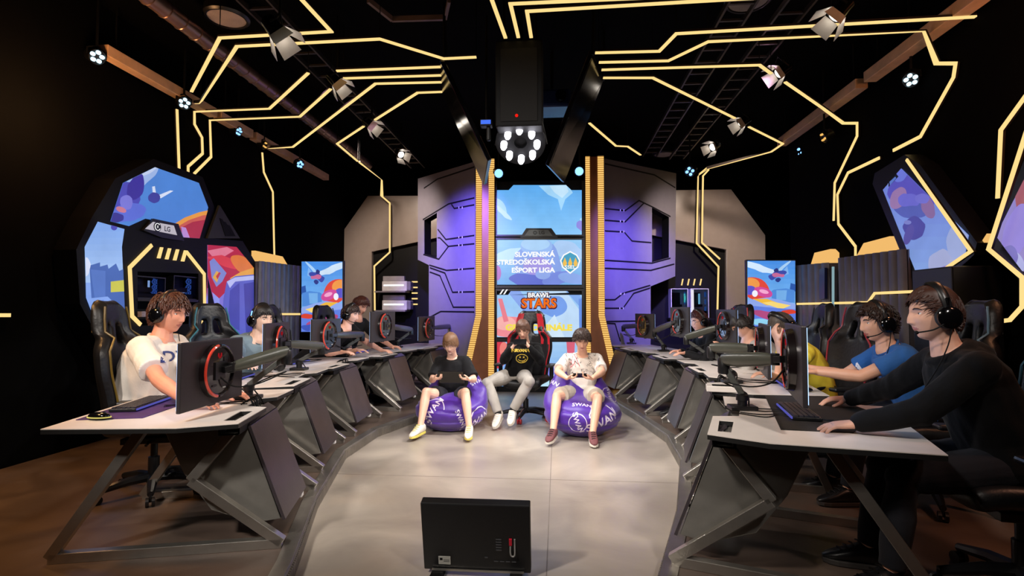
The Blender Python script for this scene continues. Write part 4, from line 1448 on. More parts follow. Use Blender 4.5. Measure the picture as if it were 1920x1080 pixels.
# dark rack under the tilted screens
a, b_ = onx(1775, 500, 3.3), onx(1858, 500, 3.3)
t = thing('equipment_rack', 'dark equipment rack with small lights behind the nearest right player', 'rack', (3.2, (a.y + b_.y) / 2, PLAT))
hgt = onx(1815, 500, 3.2).z - PLAT
MB().box((0, 0, hgt / 2), (0.36, abs(a.y - b_.y), hgt)).build('cabinet', BLACKP, t, bevel=0.01)
b = MB()
for k, (dy, z) in enumerate(((0.0, 0.9), (0.05, 0.9), (0.02, 0.83))):
    b.box((-0.182, dy, hgt * z), (0.004, 0.02, 0.008))
b.build('indicator_light', glow('pale_light', '#cfd2d8', 0.8), t)
# ------------------------------------------------------------------ desks
FEET = [(-1.48, 2.80), (-1.85, 4.11), (-2.04, 5.28), (-1.97, 6.59), (-1.75, 7.85)]
ROT_L = [14.5, 12, 3, -6, -12]
DL = []
for (fx, fy), r_ in zip(FEET, ROT_L):
    a = R(r_)
    e1, e2 = V((-math.sin(a), math.cos(a))), V((math.cos(a), math.sin(a)))
    q = V((fx, fy)) - e1 * 0.12 - e2 * 0.19
    DL.append((q.x, q.y, a))
CX = -0.455
DR = [(2 * CX - x, y, -a) for x, y, a in DL]
DR[0] = (0.70, 2.60, -R(20))
PLATE_G = mat('desk_cover_grey', '#4c4549', 0.3, 0.5, bump=0.03, bscale=70)
PLATE_S = mat('desk_cover_side', '#8b8882', 0.3, 0.6)


def make_desk(mir, label, loc, rz, group, dep=0.9):
    """local x: along the row away from the camera, y: towards the aisle (mirrored for the right row)"""
    s = -1 if mir else 1
    L = lambda x, y, z: V((y * s, x, z - PLAT))
    t = thing('gaming_desk', label, 'desk', loc, rz, group)
    top = [(0, 0), (.46, .01), (.52, -.12), (.80, -.12), (.86, -.03), (1.2, 0), (1.2, -dep), (.02, -dep - .01), (-.066, -.265)]
    hole = [(.08, -.04), (.08, -.1), (.36, -.1), (.36, -.03)]
    b = MB()
    b.plate([L(x, y, DESK_Z - 0.004) for x, y in top], (0, 0, 0.004), [[L(x, y, DESK_Z - 0.004) for x, y in hole]])
    b.build('desktop', DESKW, t)
    b = MB()
    b.plate([L(x, y, DESK_Z - 0.026) for x, y in top], (0, 0, 0.0215), [[L(x, y, DESK_Z - 0.026) for x, y in hole]])
    b.build('desk_board', DESKE, t)
    cup = MB().box(L(.22, -.07, DESK_Z - 0.07), (.1, .3, .01)).box(L(.22, -.115, DESK_Z - 0.045), (.01, .3, .05)).box(L(.22, -.02, DESK_Z - 0.045), (.01, .3, .05))
    cup.build('cable_tray', BLACK, t)
    # steel trestles: a folded front post, a floor bar and a slanted rear post
    for x in (0.14, 1.06):
        F, K, T = L(x, 0.19, PLAT + 0.025), L(x, -.27, 0.46), L(x, -.04, DESK_Z - 0.026)
        G, B_ = L(x, -dep - .02, PLAT + 0.025), L(x, -.5, DESK_Z - 0.026)
        lg = MB()
        lg.bar(F, K, 0.05, 0.05, (1, 0, 0)).bar(K, T, 0.05, 0.05, (1, 0, 0)).bar(F, G, 0.05, 0.05, (0, 0, 1)).bar(G, B_, 0.05, 0.05, (1, 0, 0))
        lg.build('leg_frame', STEEL, t, bevel=0.003)
    # slanted cover box towards the aisle
    prof = [(-.08, .745), (-.02, .71), (.16, .2), (.02, .185), (-.2, .27), (-.34, .47), (-.46, .745)]
    x0, x1 = .22, .74
    b = MB()
    b.plate([L(x0, y, z) for y, z in prof], L(x1, 0, 0) - L(x0, 0, 0))
    cbx = b.build('cover_box', PLATE_S, t, bevel=0.004)
    b = MB()
    fr = [(x0 - 0.01, -.02, .712), (x0 + .12, -.075, .75), (x1 - .05, -.075, .75), (x1 + 0.01, -.02, .712), (x1 + .01, .165, .2), (x0 - .01, .165, .2)]
    f4 = [(x0 - 0.012, -.018, .715), (x1 + 0.012, -.018, .715), (x1 + .012, .172, .195), (x0 - .012, .172, .195)]
    b.plate([L(*q) for q in f4], (0.016 * s, 0, 0.004))
    f5 = [(x0 - 0.012, -.018, .715), (x0 + .09, -.07, .748), (x1 + .012, -.07, .748), (x1 + 0.012, -.018, .715)]
    b.plate([L(*q) for q in f5], (0.012 * s, 0, 0.01))
    b.build('cover_panel', PLATE_G, cbx, bevel=0.002)
    MB().box(L(x1 - 0.08, .17, .188), (0.03, 0.05, 0.03)).build('cover_clip', mat('clip_white', '#e6e4e2', 0.3), cbx)
    MB().box(L(.66, -.36, DESK_Z - 0.04), (.4, .7, .024)).build('underframe', BLACK, t)
    return t


ORD = ['nearest the camera', 'second from the camera', 'third from the camera', 'fourth from the camera', 'farthest from the camera']
for side, D, mir in (('left', DL, 0), ('right', DR, 1)):
    g = None
    for k, (x, y, a) in enumerate(D):
        lab = 'angular off-white gaming desk on steel legs in the %s row, %s' % (side, ORD[k])
        grp = 'gaming desks of the %s row' % side
        if k == 0:
            make_desk(mir, lab, (x, y, PLAT), a, grp)
        elif g is None:
            g = make_desk(mir, lab, (x, y, PLAT), a, grp, 0.74)
        else:
            dup(g, (x, y, PLAT), a, lab, grp)


def dpos(D, k, mir, x, y, z=DESK_Z):
    """point on desk k: x along the row, y towards the aisle"""
    ox, oy, a = D[k]
    s = -1 if mir else 1
    lx, ly = y * s, x
    return V((ox + lx * math.cos(a) - ly * math.sin(a), oy + lx * math.sin(a) + ly * math.cos(a), z))


# ------------------------------------------------------------------ monitors and their arms
MONB = mat('monitor_shell', '#312d30', 0.4, 0.2, bump=0.02)
RING = mat('monitor_ring', '#c8402e', 0.25, coat=0.5)
_n = RING.node_tree.nodes['Principled BSDF']
_n.inputs['Emission Color'].default_value = srgb('#c83024') + (1,)
_n.inputs['Emission Strength'].default_value = 0.12  # faint glow added to the glossy red plastic
RINGB = mat('ring_plastic', '#1a1315', 0.2, coat=0.5)


def make_monitor(label, loc, rz, group):
    """screen faces local +Y; the back is on -Y, base at the bottom edge"""
    w, h = 0.615, 0.365
    t = thing('gaming_monitor', label, 'monitor', loc, rz, group)
    MB().box((0, 0, h / 2), (w, 0.022, h)).build('shell', MONB, t, bevel=0.005)
    MB().box((0, 0.0125, h / 2 + 0.004), (w - 0.012, 0.002, h - 0.024)).build('display', glow('play_screen', '#8aa4cc', 3.4), t)
    c = V((0, -0.012, h * 0.52))
    dm = MB().lathe([(0.155, 0), (0.15, 0.03), (0.135, 0.034), (0.128, 0.026), (0.002, 0.026)], c, (0, -1, 0), 40, caps=False).build('back_dome', RINGB, t, smooth=True)
    rg = MB()
    rg.torus(c + V((0, -0.03, 0)), 0.143, 0.0085, (0, 1, 0), R(100), R(262), 36, 8, u=(1, 0, 0))
    rg.build('red_ring', RING, dm, smooth=True)
    rg = MB()
    rg.torus(c + V((0, -0.03, 0)), 0.143, 0.008, (0, 1, 0), R(-90), R(92), 36, 8, u=(1, 0, 0))
    rg.build('dark_ring', RINGB, dm, smooth=True)
    lg = MB()
    for sx in (-1, 1):
        lg.bar(c + V((sx * 0.014, -0.028, 0.1)), c + V((sx * 0.006, -0.028, 0.07)), 0.005, 0.003)
        lg.bar(c + V((sx * 0.014, -0.028, 0.1)), c + V((sx * 0.016, -0.028, 0.08)), 0.005, 0.003)
    lg.build('logo', glow('logo_red', '#c8202a', 0.5), dm)
    po = MB().box(c + V((0, -0.028, 0)), (0.1, 0.012, 0.1))
    po.box(c + V((-0.05, -0.028, -0.08)), (0.04, 0.004, 0.012)).box(c + V((0.06, -0.028, 0.05)), (0.035, 0.004, 0.05))
    po.build('mount_plate', BLACKP, dm)
    MB().box(c + V((0.05, -0.028, -0.1)), (0.03, 0.002, 0.008)).build('back_label', mat('label_grey', '#b0acac', 0.5), dm)
    MB().box((0, 0.004, -0.004), (0.06, 0.014, 0.008)).build('button_bar', BLACKP, t)
    return t


def seg_arm(label, base, elbow, head, group):
    t = thing('monitor_arm', label, 'monitor arm', base, 0, group)
    b, e, h = V(), V(elbow) - V(base), V(head) - V(base)
    MB().box((0, 0, 0.0135), (0.15, 0.1, 0.025)).build('clamp', BLACKP, t, bevel=0.006)
    MB().cyl((0, 0, 0.02), (0, 0, 0.07), 0.027).lathe([(0.035, 0), (0.035, 0.03), (0.02, 0.04)], (0, 0, 0.055)).build('base_post', BLACKP, t, smooth=True)
    top = V((0, 0, 0.09))
    d = (e - top).normalized()
    lo = MB()
    lo.bar(top, e, 0.042, 0.034, (0, 0, 1)).bar(top + d * 0.05 + V((0, 0, 0.018)), e - d * 0.05 + V((0, 0, 0.018)), 0.018, 0.01)
    lo.build('lower_arm', GREYP, t, bevel=0.008)
    MB().lathe([(0.03, -0.05), (0.034, -0.04), (0.034, 0.035), (0.028, 0.045)], e).build('elbow_joint', BLACKP, t, smooth=True)
    a, z = e + V((0, 0, 0.035)), h
    d = (z - a)
    u = MB()
    n = 8
    pts = [a + d * (i / n * 0.88) for i in range(n + 1)]
    u.tube(pts, [0.027, 0.032, 0.033, 0.033, 0.032, 0.031, 0.03, 0.026, 0.02], 12, flat=1.25, up=(0, 0, 1))
    ua = u.build('upper_arm', mat('arm_housing', '#45473f', 0.32, bump=0.02), t, smooth=True)
    MB().cyl(a + d * 0.86 - V((0, 0, 0.03)), a + d * 0.86 + V((0, 0, 0.03)), 0.022).bar(a + d * 0.86, h - d.normalized() * 0.012, 0.04, 0.035).build('tilt_head', BLACKP, t, bevel=0.003)
    cb = MB()
    q = [h + V((0, 0, -0.04)), h - d * 0.2 + V((0, 0, -0.12)), h - d * 0.55 + V((0.0, 0, -0.15)), e + V((0, 0, -0.1)), top * 0.8 + V((0.03, 0.02, 0.02)), V((0.05, 0.04, 0.012))]
    cb.tube(smooth_path(q), 0.0045, 6)
    cb.build('cable', BLACK, ua, smooth=True)
    return t


def smooth_path(q, n=6):
    q = [V(p) for p in q]
    out = []
    for i in range(len(q) - 1):
        p0, p1, p2, p3 = q[max(0, i - 1)], q[i], q[i + 1], q[min(len(q) - 1, i + 2)]
        for k in range(n):
            u = k / n
            out.append(0.5 * ((2 * p1) + (p2 - p0) * u + (2 * p0 - 5 * p1 + 4 * p2 - p3) * u * u + (3 * p1 - p0 - 3 * p2 + p3) * u ** 3))
    out.append(q[-1])
    return out


# (centre pixel, distance, turn of the screen plane from the room axis)
ML = [((399, 697), 3.05, 4), ((519, 646), 4.45, 11), ((612, 630), 5.7, -4), ((718, 612), 6.5, -9), ((800, 616), 8.0, -8)]
MR = [((1491, 677), 2.65, -16), ((1433, 655), 3.85, -15), ((1362, 612), 5.75, 2), ((1275, 604), 6.5, 8), ((1209, 611), 8.0, 17)]
AL_ = [((466, 748), (537, 668)), ((561, 694), (603, 655)), ((643, 668), (679, 632)), ((745, 652), (771, 622)), ((832, 640), (850, 615))]
AR_ = [((1392, 768), (1357, 685)), ((1372, 718), (1334, 660)), ((1322, 676), (1287, 638)), ((1244, 659), (1227, 625)), ((1184, 645), (1169, 616))]
PLACE = ['nearest the camera', 'second from the camera', 'third from the camera', 'fourth from the camera', 'farthest back']
mon0 = None
for side, MM, AA, sg in (('left', ML, AL_, 1), ('right', MR, AR_, -1)):
    for k, ((pp, d, tr), (bp, ep)) in enumerate(zip(MM, AA)):
        c = P(pp[0], pp[1], d)
        rz = R(90 * sg + tr)                                  # left row: screen faces -X
        loc = c - V((0, 0, 0.365 / 2))
        if loc.z < DESK_Z + 0.012:
            loc.z = DESK_Z + 0.012
        lab = 'black gaming monitor with a red ring on its back, %s row, %s' % (side, PLACE[k])
        if mon0 is None:
            mon0 = make_monitor(lab, loc, rz, 'monitors on the gaming desks')
        else:
            dup(mon0, loc, rz, lab, 'monitors on the gaming desks')
        base = onz(bp[0], bp[1], DESK_Z + 0.0005)
        el = P(ep[0], ep[1], (base - EYE).dot(_fw) + 0.05)
        head = loc + V((0.045 * sg * math.cos(R(tr)), 0.045 * sg * math.sin(R(tr)), 0.19))
        seg_arm('grey folding monitor arm clamped to the %s row of desks, %s' % (side, PLACE[k]), base, el, head, 'monitor arms')

# ------------------------------------------------------------------ gaming chairs
LEATH = mat('black_leather', '#121214', 0.42, bump=0.12, bscale=40)


def make_chair(label, piping, loc, rz, group=None, wing_mat=None, recline=0.12):
    """sitter faces local +Y"""
    t = thing('gaming_chair', label, 'chair', loc, rz, group)
    pip = mat('piping_' + piping, '#' + piping, 0.4)

    def shape(u, v, off=0.0):
        # half width along the height of the backrest
        ks = [(0, .23), (.2, .25), (.45, .29), (.6, .285), (.7, .2), (.85, .185), (.95, .16), (1, .09)]
        for (a, wa), (b, wb) in zip(ks, ks[1:]):
            if v <= b:
                q = (v - a) / (b - a)
                q = q * q * (3 - 2 * q)
                w = wa + (wb - wa) * q
                break
        x = (u * 2 - 1)
        z = 0.5 + v * 0.84
        y = -0.25 - (z - 0.5) * recline + 0.1 * abs(x) ** 3 * (1 if v < .72 else .35) + off
        return V((x * w, y, z))
    hole = lambda i, j: j in (13, 14, 15) and i in (3, 4, 7, 8)
    g = MB().grid(lambda u, v: shape(u, v), 12, 20, hole)
    me = temp_eval(g.mesh('backrest', [LEATH]), [('SOLIDIFY', dict(thickness=0.085, offset=0)), ('SUBSURF', dict(levels=1))])
    bk_ = link('backrest', me, t, smooth=True)
    for s in (-1, 1):
        pts = [shape(0.5 + s * 0.465, v / 20, 0.037) for v in range(1, 20)]
        MB().tube(pts, 0.007, 6).build('piping', pip, bk_, smooth=True)
        pts = [shape(0.5 + s * 0.455, v / 20, -0.037) for v in range(6, 20)]
        MB().tube(pts, 0.006, 6).build('piping', pip, bk_, smooth=True)
    if wing_mat:
        for s in (-1, 1):
            b = MB()
            b.grid(lambda u, v: shape(0.5 + s * (0.26 + 0.22 * u), 0.5 + 0.46 * v, 0.047 + 0.002), 4, 10)
            b.build('side_wing', wing_mat, bk_, smooth=True)
    # seat
    st = MB()
    st.grid(lambda u, v: V(((u * 2 - 1) * (.27 - .03 * v), -.24 + .5 * v, .47 + .035 * abs(u * 2 - 1) ** 3 - .03 * max(0, v - .8) * 5)), 8, 8)
    me = temp_eval(st.mesh('seat', [LEATH]), [('SOLIDIFY', dict(thickness=0.1, offset=0)), ('SUBSURF', dict(levels=2))])
    link('seat', me, t, smooth=True)
    for s in (-1, 1):
        b = MB()
        b.bar((s * .29, -.02, .42), (s * .33, -.02, .42), 0.05, 0.03).bar((s * .325, -.02, .4), (s * .325, -.02, .66), 0.05, 0.03, (0, 1, 0))
        ar = b.build('armrest', BLACKP, t, bevel=0.01)
        MB().box((s * .325, .02, .675), (.085, .27, .03)).build('arm_pad', BLACKP, ar, bevel=0.012)
    MB().box((0, -.02, .39), (.3, .3, .04)).cyl((.1, 0, .39), (.24, .02, .38), .01, n=8).build('tilt_mechanism', BLACKP, t, bevel=0.006)
    MB().lathe([(.035, .1), (.035, .25), (.022, .255), (.022, .39)], (0, -.02, 0)).build('gas_column', BLACKP, t, smooth=True)
    b = MB()
    for k in range(5):
        a = R(18 + 72 * k)
        q = V((math.cos(a), math.sin(a), 0))
        b.tube([V((0, -.02, .115)), V((0, -.02, .11)) + q * .15, V((0, -.02, .08)) + q * .32], [.034, .03, .02], 8)
    b.lathe([(.045, .08), (.045, .13)], (0, -.02, 0))
    bs = b.build('base', BLACKP, t, smooth=True)
    for k in range(5):
        a = R(18 + 72 * k)
        q = V((math.cos(a), math.sin(a), 0)) * .32 + V((0, -.02, 0))
        sd = V((-math.sin(a), math.cos(a), 0))
        MB().cyl(q + V((0, 0, .031)) - sd * .026, q + V((0, 0, .031)) - sd * .008, .03, n=16).cyl(q + V((0, 0, .031)) + sd * .008, q + V((0, 0, .031)) + sd * .026, .03, n=16).cyl(q + V((0, 0, .03)), q + V((0, 0, .085)), .009, n=8).build(
            'caster', wing_mat if wing_mat else BLACKP, bs)
    return t


# ------------------------------------------------------------------ keyboards, mice and mats
KEYM = mat('key_caps', '#26242c', 0.4)


def keyboard(label, p, rz, body=None, keyglow=None):
    t = thing('keyboard', label, 'keyboard', p, rz)
    MB().box((0, 0, 0.01), (0.44, 0.14, 0.018)).build('body', body or BLACKP, t, bevel=0.004)
    k = MB()
    for r in range(5):
        for c in range(15):
            k.box((-0.2 + c * 0.0287, 0.052 - r * 0.0245, 0.0225), (0.024, 0.02, 0.008))
    k.build('keys', keyglow or KEYM, t)
    MB().box((0, 0.073, 0.012), (0.43, 0.006, 0.01)).build('light_edge', glow('key_edge', '#6a6ad8', 0.6), t)
    return t


def mouse(label, p, rz, strip=None):
    t = thing('computer_mouse', label, 'mouse', p, rz)
    b = MB().ell((0, 0, 0.014), (0.032, 0.062, 0.022), nu=20, nv=10)
    b.v = [V((v.x, v.y, max(0.0, v.z))) for v in b.v]
    b.build('body', BLACKG, t, smooth=True)
    if strip:
        MB().tube([V((0.0335 * math.cos(a), 0.0635 * math.sin(a), 0.01)) for a in [2 * PI * i / 32 for i in range(33)]], 0.003, 6).build('light_strip', strip, t, smooth=True)
    MB().cyl((-0.004, 0.03, 0.033), (0.004, 0.03, 0.033), 0.007, n=10).build('wheel', BLACKP, t)
    return t


def mousemat(label, pts, m):
    o = MB().plate(pts, (0, 0, 0.003)).build('mouse_mat', m)
    return tag(o, label, 'mouse mat')


MAT_D = mat('dark_mouse_mat', '#17140f', 0.7, var=0.6, vscale=9)
MAT_P = mat('purple_mouse_mat', '#3a1f5c', 0.6, var=0.35, vscale=9)
z = DESK_Z + 0.001
# right row, nearest player
mousemat('large dark patterned mouse mat under the hands of the nearest right player', [onz(x, y, z) for x, y in ((1434, 742), (1464, 806), (1600, 812), (1640, 775), (1560, 745))], MAT_D)
# left row, nearest player
mousemat('purple mouse mat under the keyboard on the nearest left desk', [dpos(DL, 0, 0, a, b_, z) for a, b_ in ((0.22, -0.87), (0.22, -0.55), (0.9, -0.5), (0.9, -0.87))], MAT_P)
a0 = DL[0][2]
keyboard('black keyboard with purple light on the nearest left desk', dpos(DL, 0, 0, 0.62, -0.74, z + 0.004), a0 - PI / 2)
mouse('black mouse with a glowing yellow edge on the corner of the nearest left desk', dpos(DL, 0, 0, 0.22, -0.76, z + 0.004), a0 - PI / 2 - 0.3, glow('mouse_yellow', '#e8d870', 1.0))
kp = onz(1497, 775, z + 0.004)
keyboard('keyboard with a blue-lit edge under the hand of the nearest right player', kp, R(78), BLACKG)
for D, k, mir, lab in ((DL, 1, 0, 'black keyboard before the second left player'), (DL, 2, 0, 'black keyboard on the third left desk'), (DL, 3, 0, 'black keyboard on the fourth left desk'),
                       (DR, 1, 1, 'black keyboard before the player in the blue shirt'), (DR, 2, 1, 'black keyboard on the third right desk'), (DR, 3, 1, 'black keyboard on the fourth right desk')):
    s = -1 if mir else 1
    keyboard(lab, dpos(D, k, mir, 0.5, -0.6, z), D[k][2] - s * PI / 2)
    mouse(lab.replace('black keyboard', 'small black mouse'), dpos(D, k, mir, 0.5 - s * 0.0 - 0.34, -0.62, z), D[k][2] - s * PI / 2)
# loose cables lying on the desks
random.seed(5)
for D, k, mir, lab in ((DL, 0, 0, 'thin black cables lying across the nearest left desk'), (DL, 1, 0, 'thin black cables lying across the second left desk'),
                       (DR, 0, 1, 'thin black cables lying across the nearest right desk'), (DR, 1, 1, 'thin black cables lying across the second right desk')):
    b = MB()
    for j in range(4):
        q = []
        for i in range(6):
            q.append(dpos(D, k, mir, 0.56 + 0.1 * j * (1 - i / 5) + random.uniform(-.05, .05), -0.14 - i * 0.09 + random.uniform(-.02, .02), DESK_Z + 0.0045))
        b.tube(smooth_path(q), 0.003, 5)
    tag(b.build('loose_cable', BLACK), lab, 'cable')
for D, k, mir, lab in ((DL, 0, 0, 'tangle of cables hanging from the notch of the nearest left desk'), (DR, 1, 1, 'tangle of cables hanging from the notch of the second right desk'), (DL, 2, 0, 'tangle of cables hanging from the notch of the third left desk')):
    b = MB()
    for j in range(7):
        x = 0.55 + 0.03 * j
        q = [dpos(D, k, mir, x, -.16, DESK_Z + .005), dpos(D, k, mir, x + random.uniform(-.03, .03), -.105, DESK_Z + .03), dpos(D, k, mir, x + random.uniform(-.05, .05), -.085, DESK_Z - .06),
             dpos(D, k, mir, x + random.uniform(-.05, .05), -.1, DESK_Z - .12 - random.uniform(0, .06)), dpos(D, k, mir, x + .03, -.14, DESK_Z - .05)]
        b.tube(smooth_path(q), 0.004, 5)
    tag(b.build('hanging_cable', BLACK), lab, 'cable')
# white speaker and headset lying on the second left desk, white mug-like speaker on the right
t = thing('spare_headset', 'white headset with black ear pads lying on the second left desk', 'headset', onz(519, 697, DESK_Z + 0.002))
MB().torus((0, 0, 0.085), 0.085, 0.012, (0.9, -0.45, 0), n=36).build('headband', WHITEP, t, smooth=True)
MB().lathe([(0.02, -0.02), (0.05, -0.015), (0.055, 0.01), (0.04, 0.02)], (0.03, 0.0, 0.06), (0.9, -0.45, 0)).build('ear_cup', BLACKP, t, smooth=True)
MB().lathe([(0.02, -0.02), (0.045, -0.015), (0.05, 0.01), (0.04, 0.02)], (-0.06, 0.06, 0.052), (0.9, -0.45, 0)).build('ear_cup', BLACKP, t, smooth=True)
t = thing('desk_speaker', 'small round white speaker on the third right desk', 'speaker', onz(1322, 672, DESK_Z + 0.001) + V((0.12, 0.1, 0)))
MB().lathe([(0.04, 0), (0.055, 0.03), (0.06, 0.08), (0.045, 0.14), (0.01, 0.16)], V()).build('body', WHITEP, t, smooth=True)
MB().lathe([(0.03, 0), (0.025, 0.004)], (-0.02, -0.053, 0.08), (-0.3, -0.95, 0.1)).build('cone', BLACKP, t, smooth=True)
q = dpos(DR, 1, 1, 0.22, -0.07)
mon = thing('socket_box', 'white table socket box with black sockets on the tip of the second right desk', 'socket', onz(1352, 733, DESK_Z + 0.001), DR[1][2])
MB().box((0, 0, 0.02), (0.2, 0.13, 0.04)).build('body', DESKW, mon, bevel=0.004)
MB().box((0.0, -0.01, 0.041), (0.12, 0.07, 0.004)).build('socket', BLACK, mon)

# ------------------------------------------------------------------ floor display in the foreground
t = thing('floor_display', 'black display standing on the floor at bottom centre, seen from behind', 'television', P(892, 1000, 2.68) * 1, 0)
t.location.z = 0.0
fd = V(t.location)
tilt = Matrix.Rotation(R(14), 3, 'X')
b = MB().box((0, 0.03, 0.215), (0.55, 0.055, 0.38), tilt)
b.build('casing', mat('display_back', '#0c0c0e', 0.45, bump=0.03), t, bevel=0.006)
MB().box((0, 0.062, 0.208), (0.52, 0.004, 0.35), tilt).build('display', glow('play_screen', '', 0.8), t)
bk = lambda x, z: V((x, 0.03, 0.215)) + tilt @ V((0, -0.03, z - 0.215))
MB().box(bk(-0.165, 0.085), (0.062, 0.003, 0.045), tilt).build('sticker', mat('sticker_grey', '#a9a79f', 0.6), t)
MB().box(bk(-0.182, 0.093), (0.014, 0.0045, 0.012), tilt).box(bk(-0.155, 0.08), (0.03, 0.0045, 0.002), tilt).box(bk(-0.155, 0.088), (0.03, 0.0045, 0.002), tilt).build('sticker_print', BLACK, t)
po = MB()
for k in range(5):
    po.box(bk(0.115, 0.215 - k * 0.015), (0.028, 0.004, 0.006), tilt)
po.box(bk(0.05, 0.11), (0.016, 0.004, 0.006), tilt)
for k in range(4):
    po.box(bk(0.1 + k * 0.03, 0.09), (0.022, 0.004, 0.004), tilt)
po.build('port', mat('port_grey', '#3a3a3c', 0.5), t)
MB().box(bk(0.175, 0.205), (0.014, 0.014, 0.034), tilt).build('plug', mat('plug_red', '#c01830', 0.4), t)
q = [bk(0.175, 0.19), bk(0.174, 0.15) + V((0, -0.01, 0)), bk(0.18, 0.13) + V((0, -0.012, 0)), bk(0.195, 0.135) + V((0, -0.012, 0)), bk(0.196, 0.19), bk(0.196, 0.22)]
MB().tube(smooth_path(q), 0.004, 6).build('cable', mat('cable_grey', '#8d8a86', 0.5), t, smooth=True)
MB().bar(bk(-0.23, 0.035) + V((0, -0.008, 0)), bk(0.24, 0.035) + V((0, -0.008, 0)), 0.006, 0.01).build('trim_line', STEEL, t)
MB().box((-0.2, 0.1, 0.0135), (0.06, 0.3, 0.025)).box((0.2, 0.1, 0.0135), (0.06, 0.3, 0.025)).build('foot', BLACK, t)
# ------------------------------------------------------------------ bean bags
BAG = mat('purple_nylon', '#4b2297', 0.42, bump=0.25, bscale=14, var=0.08, sheen=0.2)
PRINT = mat('print_white', '#e2d8ee', 0.5)


def bean_bag(label, base, rz, rad, seat, hback, seed, prints):
    """a sagging bag: seat hollow in front, backrest bulging up behind (local -Y is the front)"""
    def fn(u, v):
        a = 2 * PI * u
        ph = -PI / 2 + PI * v
        sz = math.sin(ph)
        cr = math.cos(ph) if sz > 0 else (max(0.0, 1 - abs(sz) ** 3.2)) ** 0.45
        cx, cy = cr * math.cos(a), cr * math.sin(a)
        x, y = cx * rad, cy * rad * 1.0
        back = max(0.0, min(1.0, (cy + 0.25) / 1.0))
        back = back * back * (3 - 2 * back)
        h = seat + (hback - seat) * back
        z = (sz * 0.5 + 0.5)
        z = z ** 0.85 * h
        # fat lower belly, narrower top of the back
        k = 1 + 0.06 * math.sin(PI * min(1, z / 0.5)) - (0.42 * max(0, z - seat) / max(0.05, hback - seat))
        x, y = x * k, y * (1 + 0.05 * math.sin(PI * min(1, z / 0.5)))
        if z < 0.04:
            z = max(0.002, z * 0.5)
        # gathered creases
        r_ = 0.012 * noise.noise((x * 7, y * 7, z * 16 + seed)) + 0.02 * noise.noise((x * 3, y * 3, z * 4 + seed + 9))
        r_ -= 0.016 * math.exp(-((z - 0.14) / 0.012) ** 2) + 0.014 * math.exp(-((z - 0.27 - 0.03 * math.sin(a * 2)) / 0.014) ** 2)
        q = V((cx, cy, 0.15 * sz))
        return V((x, y, z)) + q * r_ + V((0, 0, 0.03 * noise.noise((x * 5, y * 5, seed))) if z > 0.3 else (0, 0, 0))
    g = MB().grid(fn, 72, 48)
    M = Matrix.Rotation(rz, 4, 'Z')
    M.translation = V(base)
    g.xform(M)
    t = thing('bean_bag', label, 'bean bag', base, 0, 'purple bean bags')
    me = g.mesh('bag', [BAG], V(base))
    bm = bmesh.new()
    bm.from_mesh(me)
    bmesh.ops.remove_doubles(bm, verts=bm.verts, dist=0.0005)
    bmesh.ops.recalc_face_normals(bm, faces=bm.faces)
    bm.to_mesh(me)
    bm.free()
    link('bag', me, t, smooth=True)
    me.polygons.foreach_set('use_smooth', [True] * len(me.polygons))
    bv = bvh_of(me, V(base))
    for (px, py), h, rot, ring in prints:
        r = ray(px, py)
        hit, n, i, d = bv.ray_cast(EYE, r.normalized())
        if hit is None:
            continue
        if n.dot(r) > 0:
            n = -n
        rt = V((0, 0, 1)).cross(n)
        rt.normalize()
        up = n.cross(rt)
        c, s_ = math.cos(R(rot)), math.sin(R(rot))
        rt, up = rt * c + up * s_, up * c - rt * s_
        vs, fs = text_mb('SWAN', h / 0.73, 0.018)
        decal(vs, fs, bv, hit + n * 0.08, rt, up, -n).build('lettering', PRINT, t, world=True, fix=False)
        if ring:
            vs2, fs2 = [], []
            N, r0 = 40, h * 1.75
            for k in range(N):
                a = R(ring[0] + (ring[1] - ring[0]) * k / (N - 1))
                vs2 += [V((r0 * math.cos(a), r0 * math.sin(a), 0)), V((r0 * 0.93 * math.cos(a), r0 * 0.93 * math.sin(a), 0))]
                if k:
                    fs2.append([2 * k - 2, 2 * k, 2 * k + 1, 2 * k - 1])
            decal(vs2, fs2, bv, hit + n * 0.1, rt, up, -n).build('print_ring', PRINT, t, world=True, fix=False)
    return t, bv


BBL = P(848, 790, 6.1)
BBL.z = 0.0
BBR = P(1091, 800, 5.87)
BBR.z = 0.0
bagL, bvL = bean_bag('purple bean bag under the boy in the black T-shirt', BBL, R(-12), 0.39, 0.44, 0.80, 3.1,
                     [((812, 768), 0.075, 62, (-60, 70)), ((863, 785), 0.05, -65, None), ((897, 788), 0.085, 22, (20, 160)), ((820, 808), 0.05, -75, None), ((850, 812), 0.04, 30, None), ((896, 715), 0.05, 20, None)])
bagR, bvR = bean_bag('purple bean bag under the boy in the white printed T-shirt', BBR, R(14), 0.4, 0.43, 0.9, 7.7,
                     [((1133, 792), 0.095, 24, (-20, 140)), ((1091, 759), 0.05, -8, None), ((1083, 795), 0.055, -72, (0, 359)), ((1143, 741), 0.055, 52, (0, 359)), ((1034, 716), 0.05, 4, None), ((1136, 713), 0.05, 30, None), ((1078, 827), 0.045, 10, None)])
# ------------------------------------------------------------------ people
def skin_mat(name, col):
    m = mat(name, col, 0.48, bump=0.04, bscale=120, var=0.05)
    b = m.node_tree.nodes['Principled BSDF']
    b.inputs['Subsurface Weight'].default_value = 0.06
    b.inputs['Subsurface Radius'].default_value = (0.012, 0.004, 0.002)
    return m


def ss(x, a, b):
    t = max(0.0, min(1.0, (x - a) / (b - a)))
    return t * t * (3 - 2 * t)


def ga(x, s): return math.exp(-(x / s) ** 2)


